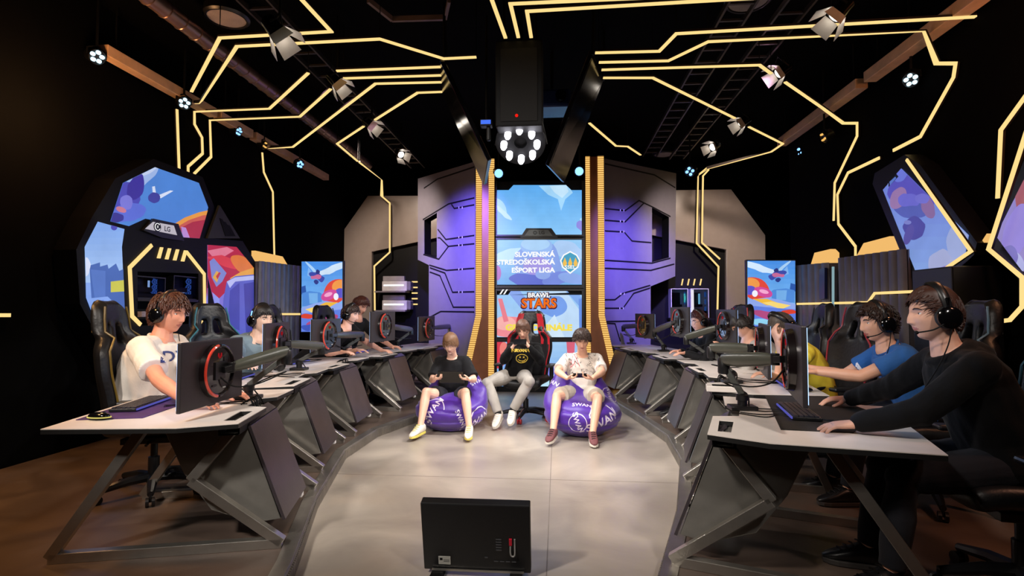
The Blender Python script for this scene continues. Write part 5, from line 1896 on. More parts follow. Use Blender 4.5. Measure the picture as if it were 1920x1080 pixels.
def head_pt(a, b, c):
    """unit direction (right, front, up) -> point on the head, metres"""
    x, y, z = a * 0.078, b * 0.096, c * 0.116
    if c < 0:
        t = -c
        x *= 1 - 0.24 * t ** 1.5
        y = y * (1 - 0.42 * t ** 1.4) if b < 0 else y * (1 - 0.04 * t)
        y += 0.02 * t * t
    if b > 0:
        x *= 1 - 0.05 * b
        f = 0.004 * ga(z - 0.036, .012) * ga(x, .05)
        for s in (-1, 1):
            f -= 0.011 * ga(x - s * .031, .017) * ga(z - .012, .012)
            f += 0.005 * ga(x - s * .042, .02) * ga(z + .02, .018)
        if z < 0.03:
            t = ss(z, .028, -.030)
            pr = (.0055 + .0158 * t) * (1 - ss(z, -.032, -.043))
            f += pr * ga(x, .0085 + .0045 * t)
            f += 0.006 * ga(z + .033, .008) * (ga(x - .013, .006) + ga(x + .013, .006))
        f += 0.0065 * ga(x, .021) * ga(z + .058, .012) - 0.004 * ga(x, .018) * ga(z + .058, .0025)
        f -= 0.003 * ga(x, .02) * ga(z + .076, .006)
        f += 0.009 * ga(x, .02) * ga(z + .1, .014)
        y += f * ss(b, .15, .55)
    return V((x, y, z))


def sph(u, v):
    a, p = 2 * PI * u, -PI / 2 + PI * v
    return math.cos(p) * math.cos(a), math.cos(p) * math.sin(a), math.sin(p)


def ik(a, b, l1, l2, pole):
    a, b = V(a), V(b)
    d = b - a
    L = d.length
    if L > (l1 + l2) * 0.995:
        k = L / ((l1 + l2) * 0.995)
        l1, l2 = l1 * k, l2 * k
    q = (l1 * l1 - l2 * l2 + L * L) / (2 * L)
    h = math.sqrt(max(0, l1 * l1 - q * q))
    d.normalize()
    p = V(pole)
    p = (p - d * p.dot(d))
    p = p.normalized() if p.length > 1e-5 else d.orthogonal().normalized()
    return a + d * q + p * h


def limb(mb, pts, rs, n=14):
    mb.tube(pts, rs, n)
    for p, r in zip(pts, rs):
        mb.ell(p, r * 0.99, nu=14, nv=8)


def hand(mb, w, d, n, right, curl=0.5, k=1.0, spread=0.1, thumb=0.5, curls=None):
    """w wrist, d pointing direction, n the way the palm faces"""
    d = V(d).normalized()
    n = V(n)
    n = (n - d * n.dot(d)).normalized()
    s = d.cross(n) * (1 if right else -1)          # towards the thumb
    w = V(w)
    r = []
    for t, rx, ry in ((0, .026, .019), (.025, .033, .018), (.055, .039, .016), (.085, .04, .0135), (.095, .036, .011)):
        r.append((w + d * t * k, s, n, rx * k, ry * k))
    mb.rings(r)
    for i, (o, L) in enumerate(((.029, .072), (.0098, .08), (-.0098, .074), (-.0285, .058))):
        cu = (curls[i] if curls else curl) * (1 + 0.08 * i)
        p = w + d * (.088 - .004 * abs(i - 1)) * k + s * o * k
        dd = (d + s * spread * (1.5 - i) * .35).normalized()
        pts, rs = [p - dd * .02 * k, p], [.0095 * k, .0095 * k]
        for j, fr in enumerate((.45, .31, .24)):
            ang = cu * (0.55, 0.75, 0.5)[j]
            ax = dd.cross(n)
            if ax.length > 1e-5:
                M = Matrix.Rotation(ang, 3, ax.normalized())
                dd = (M @ dd).normalized()
                n_l = M @ n
            p = p + dd * L * fr * k
            pts.append(p)
            rs.append((.0088, .008, .0066)[j] * k)
            n = n if j == 2 else n
        mb.tube(pts, rs, 8)
        for q, rr in zip(pts, rs):
            mb.ell(q, rr, nu=8, nv=6)
    p = w + d * .022 * k + s * .026 * k
    dd = (d * .62 + s * (.75 - .3 * thumb) + n * (.25 + .35 * thumb)).normalized()
    pts, rs = [p - dd * .015 * k, p], [.014 * k, .0125 * k]
    for j, L in enumerate((.036, .03, .024)):
        p = p + dd * L * k
        pts.append(p)
        rs.append((.0115, .0098, .008)[j] * k)
        dd = (dd + d * .3 - s * .18 * thumb).normalized()
    mb.tube(pts, rs, 8)
    for q, rr in zip(pts, rs):
        mb.ell(q, rr, nu=8, nv=6)


def remeshed(mb, name, mats, vox, smooth=3, off=V(), fac=0.5, wrinkle=0.0, wk=14):
    me = mb.mesh(name, [], off)
    out = temp_eval(me, [('REMESH', dict(mode='VOXEL', voxel_size=vox)), ('SMOOTH', dict(iterations=smooth, factor=fac))])
    if wrinkle:
        nn = [v.vector.copy() for v in out.vertex_normals]
        flat = []
        for v, n_ in zip(out.vertices, nn):
            p = v.co * wk
            flat.extend(v.co + n_ * (wrinkle * (noise.noise(p) + 0.6 * noise.noise((p.x * 2.2, p.y * 2.2, p.z * 0.9)))))
        out.vertices.foreach_set('co', flat)
    out.materials.clear()
    for m in mats:
        out.materials.append(m)
    out.polygons.foreach_set('use_smooth', [True] * len(out.polygons))
    return out


def rot3(fwd, pitch, yaw, roll):
    """head frame: columns right, front, up; pitch nods down, yaw turns to the person's left"""
    f = V((fwd[0], fwd[1], 0)).normalized()
    r = V((f.y, -f.x, 0))
    B = Matrix((r, f, V((0, 0, 1)))).transposed()
    return B @ (Matrix.Rotation(R(yaw), 3, 'Z') @ Matrix.Rotation(R(-pitch), 3, 'X') @ Matrix.Rotation(R(roll), 3, 'Y'))


def hairline(a, b, c, front=.5):
    if b > 0:
        return -.12 + (front + .12) * ss(b, .12, .75)
    return -.12 - .48 * ss(-b, 0, .8)


def make_hair(root, Mh, k, col, style, seed, front=.5, vol=0.012, length=0.06, n=260):
    rnd = random.Random(seed)
    m = mat('hair_' + col, '#' + col, 0.45, bump=0.1, bscale=200, var=0.25, vscale=30)
    mb = MB()

    def fn(u, v):
        a, b, c = sph(u, v)
        q = head_pt(a, min(b, .35) if False else b, c)
        hl = hairline(a, b, c, front)
        t = ss(c - hl, -.06, .16)
        th = -0.008 + (vol + 0.008 + 0.006 * noise.noise((a * 3 + seed, b * 3, c * 3))) * t
        top = ss(c, .3, .9)
        nrm = V((a / .078, b / .096, c / .116)).normalized()
        return q + nrm * (th + (vol * .7 * top if t > .5 else 0))
    mb.grid(fn, 48, 36)
    crown = V((0, -.35, .93))
    for i in range(int(n * 1.8)):
        while True:
            a, b, c = sph(rnd.random(), math.acos(1 - 2 * rnd.random()) / PI)
            if c > hairline(a, b, c, front) + .04:
                break
        dr = V((a, b, c))
        nrm = V((a / .078, b / .096, c / .116)).normalized()
        p = head_pt(a, b, c) + nrm * vol * .5
        away = dr - crown * dr.dot(crown)
        away = away.normalized() if away.length > .02 else V((rnd.uniform(-1, 1), rnd.uniform(-1, 1), 0)).normalized()
        fl = away + V((0, 0, -.35)) + V((rnd.uniform(-.4, .4), rnd.uniform(-.4, .4), rnd.uniform(-.3, .3)))
        L = length * rnd.uniform(.7, 1.25)
        lift = 0.0
        if style == 'quiff' and b > -.2:
            fl = V((rnd.uniform(-.3, .3), .75, .35 * c + rnd.uniform(-.1, .35)))
            lift = .3
            L *= .5 + .6 * max(0, c)
        elif style == 'fringe' and b > .1:
            fl = V((-.55 + rnd.uniform(-.2, .2), .5, -.55))
            L *= 1.35
        elif style == 'messy':
            fl += V((rnd.uniform(-.6, .6), rnd.uniform(-.5, .6), rnd.uniform(-.2, .5)))
            lift = .12
        if c < .1:
            L *= .5
        fl = fl.normalized()
        lr = .006 if style == 'messy' else .0048
        pts, rs = [p], [lr]
        N = 5
        for j in range(N):
            p = p + (fl + nrm * lift * (1 - j / N)) * (L / N)
            fl = (fl + V((0, 0, -.12))).normalized()
            e = V((p.x / .078, p.y / .098, p.z / .116))
            hi_ = 1 + vol * (15 if style == 'quiff' and b > .1 else 21 if style == 'messy' else 12)
            if e.length < 1 + vol * 9 or e.length > hi_:
                e = e.normalized() * (max(1 + vol * 9 * (1 - .25 * j / N), min(e.length, hi_)))
                p = V((e.x * .078, e.y * .098, e.z * .116))
            pts.append(p.copy())
            rs.append(lr * (1 - .8 * (j + 1) / N))
        mb.tube(pts, rs, 5)
    M = Mh.copy()
    mb.xform(M)
    return mb.build('hair', m, root, world=True, smooth=True)


def person(label, sp):
    k = sp.get('k', 1.0)
    fwd = V((sp['fwd'][0], sp['fwd'][1], 0)).normalized()
    X = V((fwd.y, -fwd.x, 0))
    hip, neck, hc = V(sp['hip']), V(sp['neck']), V(sp['head'])
    base = V((hip.x, hip.y, sp.get('floor', 0.0)))
    root = thing('person', label, 'person', base)
    root['group'] = sp.get('group', 'players in the studio')
    vox = sp.get('vox', 0.006)
    ctrl = (hip + neck) / 2 - fwd * sp.get('bulge', .05)
    girth, shw = sp.get('girth', 1.0), sp.get('shw', .175) * k

    def spine(t):
        p = hip * (1 - t) ** 2 + ctrl * 2 * t * (1 - t) + neck * t * t if t >= 0 else hip + (hip - ctrl).normalized() * (-t) * (neck - hip).length
        d = ((ctrl - hip) * (1 - max(0, t)) + (neck - ctrl) * max(0, t)).normalized()
        return p, d

    PRO = [(-.16, .10, .085), (-.08, .155, .11), (0, .165, .118), (.22, .15, .108), (.5, .158, .112), (.74, .172, .112), (.87, .15, .092), (.95, .1, .07), (1.0, .065, .062)]

    def torso(mb, ease, t0, t1, bx=1.0):
        rr = []
        for t, rx, ry in PRO:
            if t0 <= t <= t1:
                p, d = spine(t)
                f = d.cross(X).normalized()
                g_ = girth if t < .7 else 1 + (girth - 1) * .4
                rr.append((p, X, f, (rx * g_ * k + ease) * (shw / (.175 * k) if t > .6 else 1), ry * g_ * k + ease))
        mb.rings(rr)
    body = MB()
    torso(body, 0, -1, 2)
    # head and neck
    Rm = rot3(fwd, *sp.get('hrot', (0, 0, 0)))
    hk = sp.get('hk', 1.0)
    Mh = Rm.to_4x4() * hk
    Mh = Matrix([list(Rm[i] * hk) + [hc[i]] for i in range(3)] + [[0, 0, 0, 1]])
    hd = MB().grid(lambda u, v: head_pt(*sph(u, v)), 72, 56)
    for s in (-1, 1):
        hd.ell((s * .074, -.006, -.006), (.009, .02, .031), Matrix.Rotation(R(-12 * s), 3, 'Z') @ Matrix.Rotation(R(-10), 3, 'X'), 12, 10)
    hd.xform(Mh)
    body.v_off = len(body.v)
    body.add(hd.v, hd.f)
    nb = Mh @ V((0, -.02, -.07))
    limb(body, [neck - (nb - neck).normalized() * .03, neck * .5 + nb * .5, nb], [.066 * k * (girth * .4 + .6), .054 * k * (girth * .3 + .7), .053 * k])
    # arms
    arm = {}
    p88, d88 = spine(.86)
    for sd, s in (('R', 1), ('L', -1)):
        S = p88 + X * s * shw + fwd * sp.get('shf', 0.0)
        w, hd_, hn = [V(q) for q in sp['hands'][sd][:3]]
        E = ik(S, w, .285 * k, .25 * k, sp.get('elbow', {}).get(sd, X * s * .6 + V((0, 0, -1)) - fwd * .3))
        gk = .8 + .2 * girth
        limb(body, [S, S.lerp(E, .35), S.lerp(E, .75), E], [.052 * k * gk, .05 * k * gk, .042 * k * gk, .04 * k * gk])
        limb(body, [E, E.lerp(w, .3), E.lerp(w, .75), w], [.04 * k * gk, .042 * k * gk, .03 * k, .026 * k])
        hand(body, w, hd_, hn, sd == 'R', k=k * sp.get('handk', 1.0), **(sp['hands'][sd][3] if len(sp['hands'][sd]) > 3 else {}))
        arm[sd] = (S, E, w)
    # legs
    leg = {}
    ph, dh = spine(0.0)
    for sd, s in (('R', 1), ('L', -1)):
        H = ph + X * s * .088 * k
        a, toe = [V(q) for q in sp['feet'][sd][:2]]
        K = ik(H, a, .43 * k, .41 * k, sp.get('knee', {}).get(sd, fwd + V((0, 0, .6))))
        limb(body, [H, H.lerp(K, .4), H.lerp(K, .8), K], [.088 * k, .08 * k, .062 * k, .056 * k])
        limb(body, [K, K.lerp(a, .3), K.lerp(a, .75), a], [.053 * k, .056 * k, .04 * k, .035 * k])
        toe.normalize()
        limb(body, [a - V((0, 0, .025 * k)), a - V((0, 0, .05 * k)) + toe * .08 * k, a - V((0, 0, .058 * k)) + toe * .14 * k], [.032 * k, .024 * k, .016 * k])
        leg[sd] = (H, K, a, toe)
    sk = skin_mat('skin_' + sp.get('skin', 'd9a68c'), '#' + sp.get('skin', 'd9a68c'))
    lip = mat('lips', '#b0685c', 0.4)
    me = remeshed(body, 'body', [sk, lip], vox, 2 if vox < .005 else 1, base, .4)
    Mi = Mh.inverted()
    hb = hc - base
    for p in me.polygons:
        c = p.center
        if (c - hb).length < .16:
            q = Mi @ (c + base)
            if q.y > .06 and abs(q.x) < .023 and abs(q.z + .058) < .0095 * (1 - (q.x / .025) ** 2):
                p.material_index = 1
    bo = link('body', me, root)
    # eyes, brows
    lidm = sk
    for s in (-1, 1):
        e = MB()
        N, Mv = 20, 14
        r = .0128
        pitch_lid = sp.get('lid', .0035)
        c0 = V((s * .031, .0668, .0115))
        vs = [V((0, r, 0))]
        for j in range(1, Mv):
            th = PI * .62 * j / (Mv - 1)
            for i in range(N):
                ph_ = 2 * PI * i / N
                vs.append(V((r * math.sin(th) * math.cos(ph_), r * math.cos(th), r * math.sin(th) * math.sin(ph_))))
        fs = [(0, 1 + i, 1 + (i + 1) % N) for i in range(N)]
        for j in range(Mv - 2):
            for i in range(N):
                fs.append((1 + j * N + i, 1 + j * N + (i + 1) % N, 1 + (j + 1) * N + (i + 1) % N, 1 + (j + 1) * N + i))
        for f_ in fs:
            c = sum((vs[i] for i in f_), V()) / len(f_)
            if c.z > pitch_lid + .0016 or c.z < -.0062:
                e.m(1)
            elif c.z > pitch_lid:
                e.m(3)
            elif math.hypot(c.x, c.z) < .0025:
                e.m(3)
            elif math.hypot(c.x, c.z) < .0058:
                e.m(2)
            else:
                e.m(0)
            e.add([Mh @ (c0 + vs[i]) for i in f_], [tuple(range(len(f_)))])
        e.build('eye', [mat('eye_white', '#d8d2cc', 0.2), lidm, mat('iris', '#4a3a2c', 0.15), mat('lash', '#1a120e', 0.6)], bo, world=True, fix=False)
        b = MB()
        pts = [Mh @ V((s * x, y, z)) for x, y, z in ((.014, .0905, .029), (.026, .0895, .034), (.038, .083, .0335), (.049, .072, .028))]
        b.tube(pts, [.003, .0042, .0038, .0018], 6)
        b.build('eyebrow', mat('hair_' + sp['hair'][0], '#' + sp['hair'][0]), bo, world=True, smooth=True)
    make_hair(root, Mh, hk, sp['hair'][0], sp['hair'][1], sp.get('seed', 1), **(sp['hair'][2] if len(sp['hair']) > 2 else {}))
    # clothes
    cvox = max(.006, vox)
    nm, tm, frac, loose, hem = sp['top']
    sh = MB()
    torso(sh, .016 + loose, hem, .96)
    p, d = spine(.965)
    f = d.cross(X).normalized()
    for sd, s in (('R', 1), ('L', -1)):
        S, E, w = arm[sd]
        r0 = (.064 + loose * .8) * k * (.8 + .2 * girth)
        inner = p88 + X * s * shw * .5 + d88 * .012
        pts, rs = [inner, S + d88 * .004], [.07 * k, r0]
        if frac <= 1:
            pts += [S.lerp(E, frac * .5), S.lerp(E, frac)]
            rs += [r0 * .97, r0 * 1.02]
        else:
            pts += [S.lerp(E, .5), E, E.lerp(w, .5), E.lerp(w, .9), E.lerp(w, .97)]
            rs += [r0 * .92, r0 * .85, r0 * .74, r0 * .62, r0 * .52]
        sh.tube(pts, rs, 18)
        for q, rr in list(zip(pts, rs))[:-1]:
            sh.ell(q, rr * .99, nu=18, nv=10)
    if sp.get('hood'):
        pn, dn = spine(.93)
        sh.torus(pn + d.normalized() * .02, .08 * k, .025 * k, d, n=24, k=10)
        sh.ell(pn - fwd * .09 * k, (.11 * k, .05 * k, .07 * k), rot3(fwd, 0, 0, 0))
    me = remeshed(sh, nm, [tm], cvox, 4, base, .5, .0065 if vox < .007 else .004, 11)
    shirt = link(nm, me, root)
    if sp.get('collar'):
        pn, dn = spine(.985)
        f2 = dn.cross(X).normalized()
        c_ = MB()
        cm = []
        for i in range(25):
            a = 2 * PI * i / 24
            cm.append(pn + X * math.cos(a) * .078 * k + f2 * math.sin(a) * .074 * k - dn * (.012 * math.sin(a) + .006))
        c_.tube(cm, .009 * k, 8)
        c_.build('collar', sp['collar'], root, world=True, smooth=True)
    nm2, tm2, lfrac, lloose = sp['bottom']
    pt = MB()
    torso(pt, .02, -.2, .23)
    for sd, s in (('R', 1), ('L', -1)):
        H, K, a, toe = leg[sd]
        r0 = (.098 + lloose) * k
        if lfrac <= 1:
            pts, rs = [H, H.lerp(K, lfrac * .5), H.lerp(K, lfrac)], [r0, r0 * .98, r0 * .95]
        else:
            r1 = (.068 + lloose) * k
            pts, rs = [H, H.lerp(K, .5), K, K.lerp(a, .4), K.lerp(a, .93)], [r0, r0 * .93, r1 * 1.03, r1 * .98, r1 * .76]
        pt.tube(pts, rs, 18)
        for q, rr in list(zip(pts, rs))[:-1]:
            pt.ell(q, rr * .99, nu=18, nv=10)
    me = remeshed(pt, nm2, [tm2], cvox, 4, base, .5, .0045, 12)
    link(nm2, me, root)
    if sp.get('shoes'):
        up_m, so_m, lace_m = sp['shoes'][:3]
        for sd, s in (('R', 1), ('L', -1)):
            H, K, a, toe = leg[sd]
            u = toe
            sdv = u.cross(V((0, 0, 1))).normalized()
            n_ = sdv.cross(u)
            o = a - n_ * .09 * k
            sole = []
            prof = [(-.075, .022), (-.06, .034), (0, .036), (.07, .043), (.13, .047), (.17, .036), (.195, .014)]
            b = MB()
            pts = [(x, w_) for x, w_ in prof] + [(x, -w_) for x, w_ in reversed(prof)]
            lo_ = [o + u * x * k + sdv * w_ * k for x, w_ in pts]
            b.plate(lo_, n_ * .026 * k)
            so_b = b
            b = MB()
            rr = []
            for x, wd, z0, z1 in ((-.075, .028, .02, .11), (-.05, .04, .02, .122), (-.01, .045, .02, .125), (.035, .045, .02, .116), (.085, .046, .02, .088), (.135, .046, .02, .066), (.175, .034, .02, .05), (.195, .016, .02, .036)):
                rr.append((o + u * x * k + n_ * (z0 + z1) / 2 * k, sdv, n_, wd * k, (z1 - z0) / 2 * k))
            b.rings(rr)
            shoe = b.build('shoe', up_m, root, world=True, smooth=True)
            so_b.build('sole', so_m, shoe, world=True, bevel=.005)
            lc = MB()
            for i in range(4):
                x = .038 + i * .026
                z_ = .117 - i * .0155
                q0, q1 = o + u * x * k + n_ * z_ * k - sdv * .024 * k, o + u * (x + .012) * k + n_ * z_ * k + sdv * .024 * k
                lc.tube([q0, (q0 + q1) / 2 + n_ * .006 * k, q1], .004 * k, 6)
            lc.build('laces', lace_m, shoe, world=True, smooth=True)
            if len(sp['shoes']) > 3:
                sc = MB().tube([a - V((0, 0, .03 * k)), a, a.lerp(K, .2)], [.042 * k, .041 * k, .043 * k], 16)
                sc.build('sock', sp['shoes'][3], root, world=True, smooth=True)
    if sp.get('glasses'):
        g = MB()
        for s in (-1, 1):
            g.torus(Mh @ V((s * .031, .092, .008)), .021 * hk, .0018, Mh.to_3x3() @ V((0, 1, 0)), n=24, k=6)
            g.tube([Mh @ V((s * .052, .09, .012)), Mh @ V((s * .078, .07, .012)), Mh @ V((s * .08, -.0, .008))], .0018, 6)
        g.tube([Mh @ V((-.011, .0935, .01)), Mh @ V((0, .097, .013)), Mh @ V((.011, .0935, .01))], .0018, 6)
        g.build('glasses', mat('glasses_frame', '#1b1718', 0.3), root, world=True, smooth=True)
    return root, Mh, shirt, arm, base


def headset(label, Mh, mic=True, pads=None, accent=None, mic_side=1):
    hc = Mh.translation
    t = thing('headset', label, 'headset', hc, 0, 'headsets worn by the players')
    b = MB()
    pts = []
    for i in range(25):
        a = PI * (i / 24)
        pts.append(Mh @ V((.096 * math.cos(a), -.012 + .01 * math.sin(a), -.01 + .152 * math.sin(a) ** .9)))
    b.tube(pts, [.008 + .004 * math.sin(PI * i / 24) for i in range(25)], 8, flat=2.0, up=Mh.to_3x3() @ V((0, 1, 0)))
    b.build('headband', BLACKP, t, world=True, smooth=True)
    b = MB()
    b.tube([p - (p - hc) * .05 for p in pts[6:19]], .009, 8, flat=2.2, up=Mh.to_3x3() @ V((0, 1, 0)))
    b.build('head_pad', mat('ear_pad', '#1b1a1c', 0.7), t, world=True, smooth=True)
    for s in (-1, 1):
        c, ax = Mh @ V((s * .082, -.008, -.012)), Mh.to_3x3() @ V((s, 0, 0))
        ec = MB().lathe([(.05, .012), (.05, .024), (.038, .036), (.015, .04), (.001, .04)], c, ax, 24, caps=False).build('ear_cup', BLACKG, t, world=True, smooth=True)
        MB().lathe([(.03, -.008), (.05, -.006), (.054, .004), (.05, .014)], c, ax, 24).build('ear_pad', mat('ear_pad', '#1b1a1c', 0.7), ec, world=True, smooth=True)
        MB().bar(Mh @ V((s * .098, -.01, .03)), Mh @ V((s * .094, -.01, .075)), .018, .008).build('slider', accent or CHROME, t, world=True)
    if mic:
        s = mic_side
        q = smooth_path([Mh @ V((s * .11, .01, -.03)), Mh @ V((s * .105, .06, -.06)), Mh @ V((s * .07, .112, -.072))])
        MB().tube(q, .0035, 6).ell(q[-1], .0085, nu=10, nv=8).build('microphone', BLACK, t, world=True, smooth=True)
    q = smooth_path([Mh @ V((-.1, -.01, -.06)), Mh @ V((-.1, .01, -.13)), Mh @ V((-.09, .05, -.22)), Mh @ V((-.06, .1, -.32))])
    MB().tube(q, .0028, 5).build('cable', BLACK, t, world=True, smooth=True)
    return t
# ------------------------------------------------------------------ cast
TEE = lambda n, c, **kw: mat(n, c, 0.85, bump=0.08, bscale=90, var=0.05, sheen=0.04, spec=0.2, **kw)
Z = V((0, 0, 1))


def seat_player(label, hp, d, face, chair, sp, hands, lean=.16, hrot=(8, 0, 0), desk=None):
    """a seated player: head centre at pixel hp and distance d, facing the compass vector face"""
    fwd = V((face[0], face[1], 0)).normalized()
    X = V((fwd.y, -fwd.x, 0))
    k = sp.get('k', 1.0)
    hc = P(hp[0], hp[1], d)
    neck = hc - Z * (.155 * k) - fwd * .045
    hipz = PLAT + .595
    hip = V((neck.x, neck.y, 0)) - fwd * lean + Z * hipz
    if desk:                                            # keep the sitter behind the desk edge
        D_, kk, mir, dep, cap = desk
        a_ = D_[kk][2]
        out = V((math.cos(a_), math.sin(a_), 0)) * (1 if mir else -1)
        yy = (hip - V((D_[kk][0], D_[kk][1], 0))).dot(out)
        hip = hip + out * max(0, min(cap, dep + .1 - yy))
    feet = {}
    for sd, s in (('R', 1), ('L', -1)):
        a = V((hip.x, hip.y, 0)) + fwd * .5 + X * s * .13 + Z * (PLAT + .095)
        feet[sd] = (a, fwd + X * s * .15)
    q = dict(fwd=fwd, hip=hip, neck=neck, head=hc, hrot=hrot, hands=hands, feet=feet, floor=PLAT,
             shoes=(BLACKP, mat('shoe_sole', '#3a3634', 0.6), BLACK), bottom=('trousers', TEE('dark_trousers', '#1b1c22'), 2, 0.0))
    q.update(sp)
    res = person(label, q)
    if chair:
        lab, pip, kw = chair
        loc = V((hip.x, hip.y, PLAT)) + fwd * kw.pop('shift', .06)
        make_chair(lab, pip, loc, math.atan2(-fwd.x, fwd.y) + kw.pop('turn', 0), 'gaming chairs at the desks', **kw)
    return res


FLAT = dict(curl=.45, spread=.12, thumb=.2)
DN = -Z

# --- right row, nearest: black hoodie
f1 = V((-.985, .17, 0))
lw = onz(1606, 795, DESK_Z + .045)
rw = onz(1590, 748, DESK_Z + .045)
r = seat_player('person in a black hoodie with a black headset, typing at the nearest right desk', (1752, 590), 2.5, f1,
                ('black gaming chair with teal edging behind the player in the black hoodie', '3f6f86', dict(shift=-.04)),
                dict(vox=.0042, girth=1.02, skin='dba88e', hair=('3c2016', 'quiff', dict(front=.5, vol=.013, length=.06, n=420)), seed=4, hood=True, handk=1.05,
                     top=('hoodie', TEE('black_hoodie', '#050506'), 2, .012, -.1), lid=.0028, k=1.03, hk=1.03),
                dict(L=(lw, f1 + V((0, .05, -.12)), DN, dict(curl=.35, spread=.25, thumb=.1)), R=(rw, f1 + V((0, .1, -.08)), DN, dict(curl=.5, spread=.15, thumb=.2))),
                lean=.2, hrot=(4, 3, 0))
headset('black headset with microphone on the player in the black hoodie', r[1], True, mic_side=-1)

# --- right row, second: blue T-shirt
f2 = V((-.99, .12, 0))
lw = P(1532, 697, 3.65)
rw = P(1515, 690, 3.95)
r = seat_player('person in a blue T-shirt with a black headset, at the second right desk', (1646, 605), 3.6, f2,
                ('black gaming chair with grey-blue edging behind the player in the blue T-shirt', '5a7f93', dict(shift=-.03)),
                dict(vox=.0055, skin='e0aa8c', hair=('2e1d16', 'messy', dict(front=.45, vol=.016, length=.045, n=300)), seed=9, k=1.0, hk=1.05,
                     top=('t_shirt', TEE('blue_cotton', '#2f62a4'), .62, .006, -.1), collar=TEE('blue_cotton_dark', '#2a5690')),
                dict(L=(lw, f2, DN, FLAT), R=(rw, f2, DN, FLAT)), lean=.2, hrot=(10, 5, 0))
headset('black headset with a thin microphone on the player in the blue T-shirt', r[1], True, mic_side=-1)
bv = bvh_of(r[2].data, r[4])
vs, fs = text_mb('M', .07, .05)
S = P(1606, 690, 3.1)
dd = (S - EYE).normalized()
decal(vs, fs, bv, EYE + dd * 2.2, dd.cross(Z) + Z * .6, Z - dd.cross(Z) * .6, dd).build('chest_print', mat('print_pale', '#dfe3ee', .7), r[0], world=True, fix=False)

# --- right row, third: head bent low, yellow top
f3 = V((-.98, -.1, 0))
r = seat_player('person in a yellow sleeveless top bent low over the third right desk, hand at face', (1467, 612), 4.35, f3,
                ('black gaming chair with red and blue edging behind the player in yellow', 'a0303c', dict(shift=-.08)),
                dict(vox=.007, skin='dba98f', hair=('4a4038', 'short', dict(front=.45, vol=.008, length=.04, n=160)), seed=12, k=.95, bulge=.12,
                     top=('sports_top', TEE('yellow_jersey', '#d8c23a'), .22, .006, -.1)),
                dict(L=(P(1458, 640, 4.2), V((-.3, .1, 1)), V((.9, .2, 0)), dict(curl=.7)), R=(P(1440, 700, 4.4), f3, DN, FLAT)), lean=.22, hrot=(42, 10, 0))
headset('grey headset with a silver band on the player in yellow, third right desk', r[1], False, accent=CHROME)

# --- right row, fourth: grey sweatshirt
f4 = V((-.99, .1, 0))
r = seat_player('person in a light grey sweatshirt bending forward at the fourth right desk', (1392, 612), 5.5, f4,
                ('black gaming chair behind the player in the grey sweatshirt', '2a2a2e', dict(shift=-.05)),
                dict(vox=.008, skin='cf9c84', hair=('17110f', 'short', dict(front=.42, vol=.012, length=.05, n=160)), seed=15, k=1.0, bulge=.1,
                     top=('sweatshirt', TEE('grey_marl', '#a6a39e'), 2, .008, -.1)),
                dict(L=(P(1362, 660, 5.3), V((-.5, 0, .6)), V((0, .3, -1)), FLAT), R=(P(1370, 655, 5.5), f4, DN, FLAT)), lean=.36, hrot=(35, -5, 0))
# --- right row, fifth: glasses
f5 = V((-.97, -.2, 0))
r = seat_player('person with glasses and reddish hair in dark clothes at the farthest right desk', (1310, 602), 6.3, f5,
                ('dark gaming chair with red edging behind the player with glasses', 'b02a30', dict(shift=0)),
                dict(vox=.008, skin='d9a189', hair=('4a1f1a', 'messy', dict(front=.5, vol=.012, length=.05, n=180)), seed=22, k=.92, glasses=True,
                     top=('sweatshirt', TEE('dark_cotton', '#151518'), 2, .006, -.1)),
                dict(L=(P(1285, 662, 6.2), f5, DN, FLAT), R=(P(1275, 658, 6.4), f5, DN, FLAT)), lean=.2, hrot=(14, 12, 0))
headset('dark headset on the player with glasses at the farthest right desk', r[1], False)

# --- left row, nearest: white T-shirt
g1 = V((.97, .16, 0))
rw = P(354, 716, 3.1)
rw.z = DESK_Z + .05
lw = rw + V((.02, .3, 0))
r = seat_player('person in a white T-shirt with a dark headset at the nearest left desk', (317, 588), 3.8, g1,
                ('black gaming chair with yellow-lit edge behind the player in the white T-shirt', '6a5620', dict(shift=.1, turn=.15)),  # amber light on the chair edge is put into the piping colour
                dict(vox=.005, girth=1.2, shw=.19, bulge=0.02, skin='d9957a', hair=('4a2618', 'messy', dict(front=.42, vol=.016, length=.06, n=340)), seed=31, k=1.07, hk=1.13,
                     top=('t_shirt', TEE('white_cotton', '#e6ddd2'), .72, .014, -.1), collar=TEE('white_collar', '#d8cec2')),
                dict(R=(rw, g1, DN, FLAT), L=(lw, g1, DN, FLAT)), lean=.0, hrot=(10, -12, 0), desk=(DL, 0, 0, .9, .12))
headset('large black headset on the player in the white T-shirt', r[1], False)
bv = bvh_of(r[2].data, r[4])
vs, fs = text_mb('DYNAS', .105, .015)
dd = (P(357, 668, 3) - EYE).normalized()
rt = dd.cross(Z).normalized()
decal([V((v.x, v.y + .12 * v.x, 0)) for v in vs], fs, bv, EYE + dd * 1.8 , rt * .97 - Z * .12, Z, dd, .003).build('chest_print', mat('print_navy', '#33407a', .7), r[0], world=True, fix=False)

